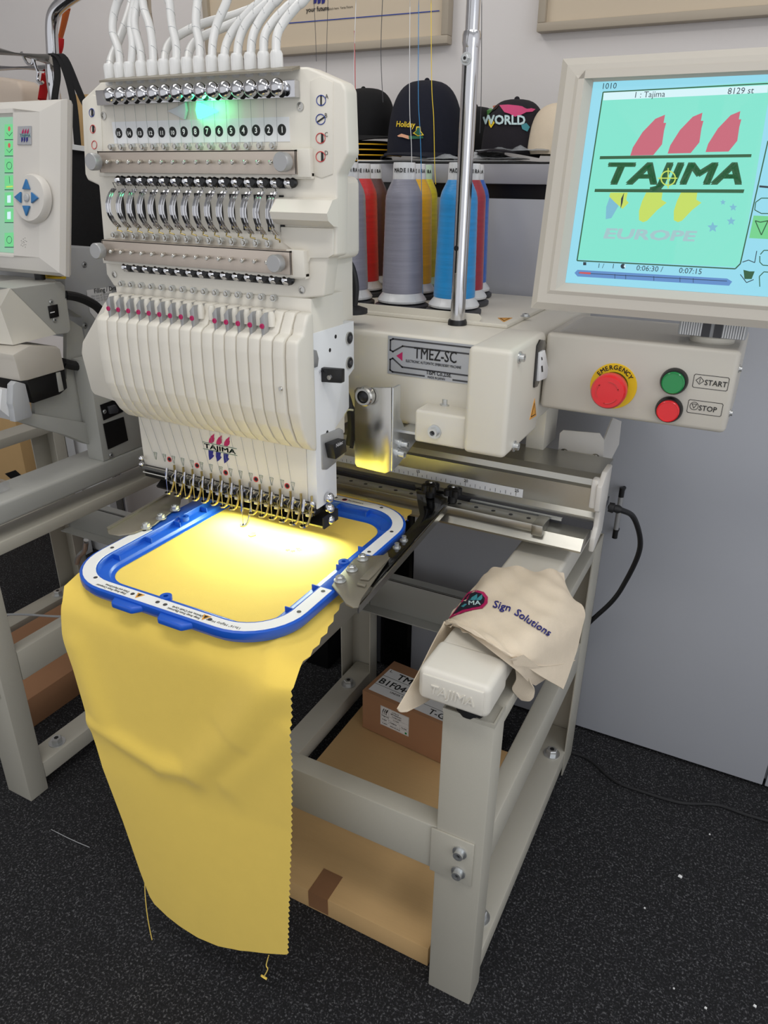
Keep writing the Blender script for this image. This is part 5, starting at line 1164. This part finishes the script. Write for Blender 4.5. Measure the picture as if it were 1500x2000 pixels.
# power column
col = zy('grey_paint', LX-.002, [(1.262, .815), (1.262, 1.08), (1.42, 1.08), (1.42, .815)], .055).build('power_column', lm)
m = MB('black').prism([P(x, y, 'x', LX) for x, y in [(195, 791), (222, 781), (239, 798), (240, 804), (202, 821)]], (.0015, 0, 0)); m.use('dark_grey').prism([P(x, y, 'x', LX+.001) for x, y in [(209, 794), (222, 790), (228, 800), (226, 806), (212, 808)]], (.008, 0, 0), .001); capscrew(m, P(204, 804, 'x', LX+.001), (1, 0, 0), .004, .003); m.build('power_socket', col)
m = MB('black').prism([P(x, y, 'x', LX) for x, y in [(201, 828), (241, 814), (250, 860), (211, 878)]], (.001, 0, 0)); m.build('rating_plate', col)
m = MB('zinc'); capscrew(m, P(217, 889, 'x', LX), (1, 0, 0), .005, .003); m.build('screw', col)
# slanted side plate and main body
xpoly('grey_paint', [(130, 620), (160, 640), (210, 890), (160, 860), (70, 830), (66, 770), (60, 760), (130, 740)], LX-.06, .012).build('side_plate', lm)
bd = xpoly('grey_panel', [(126, 482), (215, 484), (240, 640), (168, 665), (160, 620), (128, 600)], LX-.085, .25, .003).build('body', lm)
st2 = xpoly('white_paper', [(169, 567), (216, 560), (222, 590), (200, 640), (176, 610)], LX-.083, .0006)
st2.use('black_ink').text('Filling / Drawing', P(184, 573, 'x', LX-.0825), (0, 1, 0), (0, 0, 1), .016, .01)
for k in range(3): st2.use('grey_panel').text('the use of thread and yarn only', P(178+k, 581+5*k, 'x', LX-.0825), (0, 1, 0), (0, 0, 1), .009, .003)
st2.build('sticker', bd)
m = MB('zinc'); capscrew(m, P(165, 517, 'x', LX-.084), (1, 0, 0), .005, .003); capscrew(m, P(166, 636, 'x', LX-.084), (1, 0, 0), .005, .003); m.build('screw', bd)
# upper cover (wedge)
uc = xpoly('grey_paint', [(20, 563), (118, 550), (127, 558), (139, 644), (134, 651), (110, 654)], LX-.02, .12, .002)
q = [P(20, 563, 'x', LX-.019), P(110, 653, 'x', LX-.019), P(26, 674, 'x', LX-.07), P(0, 600, 'x', LX-.07)]; q5 = P(-60, 665, 'x', LX-.2); q6 = P(-60, 560, 'x', LX-.2)
uc.use('cream').face([q[0], q[1], q[2], q[3]]); uc.face([q[3], q[2], q5, q6]); uc.face([q[0], q[3], q6]); uc.face([q[1], q5, q[2]])
uco = uc.build('upper_cover', lm, angle=15)
m = MB('black').prism([P(x, y, 'x', LX-.019) for x, y in [(93, 598), (111, 594), (114, 618), (97, 622)]], (.003, 0, 0), .0005); m.use('white_paper').face([P(x, y, 'x', LX-.0155) for x, y in [(98, 610), (107, 608), (107, 610), (98, 612)]]); capscrew(m, P(100, 590, 'x', LX-.019), (1, 0, 0), .004, .003); capscrew(m, P(107, 625, 'x', LX-.019), (1, 0, 0), .004, .003); m.build('data_port', uco)
pk = xpoly('cream_bezel', [(25, 693), (58, 675), (110, 676), (118, 682), (127, 722), (55, 743), (40, 745), (30, 706)], LX-.03, .16, .003).build('motor_cover', lm)  # darker cream puts the shade on this cover into its colour
xpoly('black', [(52, 741), (127, 722), (132, 758), (118, 770), (65, 788), (60, 770)], LX-.035, .12, .002).build('motor', lm)
xpoly('grey_paint', [(110, 728), (118, 726), (125, 762), (116, 766)], LX-.033, .01, .0005).build('cable_clip', lm)
xpoly('grey_panel', [(25, 752), (32, 745), (50, 750), (64, 810), (60, 815), (30, 825), (27, 800), (24, 790)], LX-.02, .02, .002).build('rail_end_cap', lm)
MB('white').prism([P(x, y, 'x', LX-.04) for x, y in [(20, 760), (24, 810), (28, 822), (0, 800), (4, 760)]], (-.5, 0, 0)).build('rail', lm)
xpoly('grey_paint', [(36, 822), (66, 808), (170, 826), (180, 870), (130, 850), (90, 840)], LX-.045, .04, .001).build('rail_bracket', lm)
m = MB('rubber').tube([P(x, y, 'x', -1.50) for x, y in [(124, 576), (150, 580), (175, 590), (195, 605), (230, 650)]], .011, 10, 5).tube([P(x, y, 'x', -1.52) for x, y in [(120, 708), (145, 714), (170, 716), (200, 720)]], .012, 10, 5); m.build('cable', lm)
# left monitor
yt_, yb_ = 1.28, 1.20; a = P(118, 190, 'y', yt_); b_ = P(112, 538, 'y', yb_); Vl = (a-b_); Vl.x = 0; Vl.normalize(); Ul = Vector((1, 0, 0)); Nl = Ul.cross(Vl); HL = (a-b_).dot(Vl); Ol = Vector(((a.x+b_.x)/2, b_.y, b_.z))
def ml(u, v, n=0): return Ol+Ul*u+Vl*v+Nl*n
lmn = MB('panel_white'); WL = .55
def rg(a, b_):
    A = [ml(-a[0], a[1], a[4]), ml(a[2], a[1], a[4]), ml(a[2], a[3], a[4]), ml(-a[0], a[3], a[4])]; B = [ml(-b_[0], b_[1], b_[4]), ml(b_[2], b_[1], b_[4]), ml(b_[2], b_[3], b_[4]), ml(-b_[0], b_[3], b_[4])]
    for k in range(4): lmn.face([A[k], A[(k+1) % 4], B[(k+1) % 4], B[k]])
qs = PP(25, 228, ml(0, 0, .004), Nl); uS = (qs-Ol).dot(Ul); vS1 = (qs-Ol).dot(Vl); qs2 = PP(27, 494, ml(0, 0, .004), Nl); vS0 = (qs2-Ol).dot(Vl); uS = (uS+(qs2-Ol).dot(Ul))/2
R_ = [(WL, .006, .008, HL-.006, -.028), (WL, 0, .010, HL, -.022), (WL, 0, .010, HL, -.012), (WL, .006, .004, HL-.006, 0), (WL-.05, .035, -.05, HL-.03, .010), (WL-.08, vS0-.01, uS+.008, vS1+.015, .010), (WL-.09, vS0, uS, vS1, .002)]
for a, b_ in zip(R_, R_[1:]): rg(a, b_)
a = R_[0]; lmn.face([ml(-a[0], a[1], a[4]), ml(-a[0], a[3], a[4]), ml(a[2], a[3], a[4]), ml(a[2], a[1], a[4])])
lmo = lmn.build('monitor', lm, angle=20)
ls = MB('scr_panel').face([ml(-WL+.09, vS0, .003), ml(uS, vS0, .003), ml(uS, vS1, .003), ml(-WL+.09, vS1, .003)])
def SL(px, py, l=1): return PP(px, py, ml(0, 0, .003+.0004*l), Nl)
for k, (y0_, y1_) in enumerate(((243, 272), (276, 304), (310, 337), (343, 370), (376, 402), (408, 434), (455, 482))):
    ls.use('scr_btn').face([SL(9, y0_), SL(27, y0_-1), SL(27, y1_), SL(9, y1_)]); ls.use('scr_dark').face([SL(9, y1_), SL(27, y1_), SL(27, y1_+1.5), SL(9, y1_+1.5)]).face([SL(26.5, y0_), SL(28, y0_), SL(28, y1_), SL(26.5, y1_)])
    cy_ = (y0_+y1_)/2
    if k < 2: ls.use('scr_red').face([SL(18+2.5*math.cos(q_*PI/5), cy_-6+5*math.sin(q_*PI/5), 2) for q_ in range(10)]); ls.use('scr_dark').tube([SL(13, cy_+2, 2), SL(18, cy_+8, 2), SL(24, cy_+1, 2)], .0006, 4)
    elif k == 3: ls.use('scr_yellow').face([SL(12, cy_+7, 2), SL(25, cy_+6, 2), SL(25, cy_+9, 2), SL(12, cy_+10, 2)]); ls.use('scr_dark').tube([SL(18, cy_-12, 2), SL(19, cy_+2, 2)], .0006, 4)
    elif k in (4, 5): ls.use('scr_white').face([SL(14, cy_-7, 2), SL(21, cy_-8, 2), SL(21, cy_+7, 2), SL(14, cy_+7, 2)])
    else: ls.use('scr_dark').tube([SL(18+5*math.cos(q_*PI/6), cy_+7*math.sin(q_*PI/6), 2) for q_ in range(13)], .0006, 4)
ls.build('screen', lmo, smooth=False)
bdg = MB('plate_silver').prism([PP(x, y, ml(0, 0, .0105), Nl) for x, y in [(36, 247), (62, 246), (62, 283), (35, 283)]], Nl*.002, .0006)
def be(a_, b2): 
    p = PP(lerp(38, 60, a_), lerp(278, 251, b2), ml(0, 0, .0132), Nl); return p
emblem(bdg, be, 'magenta_ink', 'teal_thread', 'navy_ink'); bdg.build('badge', lmo, smooth=False)
kc = PP(70, 390, ml(0, 0, .008), Nl); kp = MB('panel_white').lathe(kc, Nl, [(.052, 0), (.052, .012), (.048, .018), (.001, .019)], 48); kpo = kp.build('key_pad', lmo)
kc2 = kc+Nl*.0188
for a_ in range(4):
    d1 = (Vl, Ul, -Vl, -Ul)[a_]; d2 = Nl.cross(d1); c = kc2+d1*.026-Vl*.0+Ul*-.004
    MB('button_blue').prism([c+d1*.013, c-d1*.009+d2*.012, c-d1*.009-d2*.012], Nl*.005, .0015).build('arrow_key', kpo)
MB('grey_panel').lathe(kc2-Ul*.004, Nl, [(.0085, 0), (.0085, .003), (.006, .005)], 20).build('centre_key', kpo)
m = MB('black')
for k in range(13):
    a_ = k*2.4; r_ = .0025*math.sqrt(k); m.lathe(PP(47, 474, ml(0, 0, .010), Nl)+Ul*r_*1.3*math.cos(a_)+Vl*r_*1.3*math.sin(a_), Nl, [(.0008, 0), (.0008, .0005)], 6)
m.build('speaker_holes', lmo)
m = MB('yellow').prism([P(x, y, 'y', 1.26) for x, y in [(86, 536), (127, 536), (127, 545), (86, 544)]], (0, .003, 0)); m.use('black_ink').face([P(x, y, 'y', 1.259) for x, y in [(92, 539), (120, 540), (120, 541), (92, 540)]]); m.use('black').lathe(P(78, 541, 'y', 1.24), (0, 0, -1), [(.012, -.015), (.012, .006)], 16); m.build('warning_label', lmo)
MB('grey_paint').box(LX-.30, LX-.10, 1.21, 1.29, 1.235, 1.262, .003).build('monitor_shelf', lm)
# bag in plastic lying on left foot
pb_ = thing('packet', 'small dark item in a clear plastic packet lying on the left machine foot', 'packet', (LX-.09, .98, .816))
MB('navy_fabric').box(LX-.16, LX-.065, .945, 1.0, .820, .836, .004).build('item', pb_); MB('clear_film').box(LX-.17, LX-.045, .93, 1.02, .816, .840, .006, 2).build('film', pb_)
#=====================================================================  RACK AND BAGS AT THE LEFT
RY = 1.72
rk = thing('clothes_rack', 'chrome tubular clothes rack in the upper left corner', 'rack', P(108, 130, 'y', RY))
z_h = P(50, 108, 'y', RY).z
c0 = P(104, 112, 'y', RY)
MB('chrome').tube([Vector((c0.x, RY, 0)), Vector((c0.x, RY, 1.2))]+[P(x, y, 'y', RY) for x, y in [(107, 190), (103, 110), (101, 50), (108, 22), (128, 2), (160, -18), (220, -45)]], .017, 16, 6).build('upright', rk)
MB('steel').tube([P(-30, 96, 'y', RY-.03), P(105, 117, 'y', RY-.03)], .015, 14).build('hanging_rail', rk)
MB('chrome').tube([P(-30, 133, 'y', RY+.02), P(108, 133, 'y', RY+.02)], .012, 14).build('cross_rail', rk)
MB('chrome').tube([P(288, -10, 'y', 2.0), P(296, 60, 'y', 2.0), P(305, 130, 'y', 2.0)], .010, 12).build('rear_upright', rk)
hk = MB('chrome').tube([P(x, y, 'y', RY-.035) for x, y in [(42, 102), (48, 115), (56, 126), (64, 122), (62, 108)]], .004, 8, 5).tube([P(x, y, 'y', RY-.035) for x, y in [(64, 110), (70, 130), (74, 142), (73, 155), (79, 163), (84, 160)]], .004, 8, 5); tag(hk.build('hook'), 'chrome double hook hanging on the rack rail', 'hook')
rs_ = MB('red_cloth').tube([P(x, y, 'y', RY+.05) for x, y in [(82, 195), (86, 170), (90, 145)]], .016, 8, 5, .4).tube([P(x, y, 'y', RY+.06) for x, y in [(90, 145), (108, 120), (118, 95), (120, 75)]], .010, 8, 5, .4)
ro_ = rs_; tag(ro_.build('red_strap'), 'red cloth strap tied around the rack behind the left monitor', 'strap')
ow = MB('orange_web').tube([P(x, y, 'y', RY+.07) for x, y in [(131, 15), (125, 45), (117, 78)]], lambda t: .013-.004*t, 8, 4, .4); tag(ow.build('tassel'), 'orange brown braided cord hanging beside the chrome upright', 'cord')
bb = thing('black_bag', 'black bag hanging by wide straps from the rack, left of the machine head', 'bag', P(165, 480, 'y', RY+.02))
MB('black_fabric').prism([P(x, y, 'y', RY-.13) for x, y in [(110, 290), (200, 293), (222, 500), (110, 500)]], (0, .09, 0), .01, 3).build('pouch', bb)
bs = MB('black_fabric')
for pts in ([(98, 104), (118, 118), (140, 190), (150, 285)], [(104, 108), (124, 112), (160, 195), (215, 300)], [(108, 110), (112, 150), (106, 200), (104, 290)]):
    v = [P(x, y, 'y', RY-.05-.022*i) for i, (x, y) in enumerate(pts)]; cc = catmull(v, 6); bs.grid([[p+Vector((-.010, 0, 0)) for p in cc], [p+Vector((.014, 0, 0)) for p in cc]], .003)
bs.build('strap', bb); MB('white').prism([P(x, y, 'y', RY-.14) for x, y in [(126, 280), (205, 292), (205, 301), (126, 290)]], (0, .01, 0)).build('trim', bb)
tag(MB('cardboard').prism([P(x, y, 'y', RY+.16) for x, y in [(140, 184), (200, 184), (215, 420), (158, 420)]], (0, .10, 0), .003).build('cardboard_box'), 'upright cardboard box edge showing between the black bag and the machine head', 'box')
tag(MB('bag_beige').prism([P(x, y, 'y', RY+.1) for x, y in [(-60, 148), (0, 150), (34, 157), (41, 170), (44, 230), (-60, 230)]], (0, .08, 0), .012, 3).build('canvas_bag'), 'beige canvas bag top showing above the left monitor', 'bag')
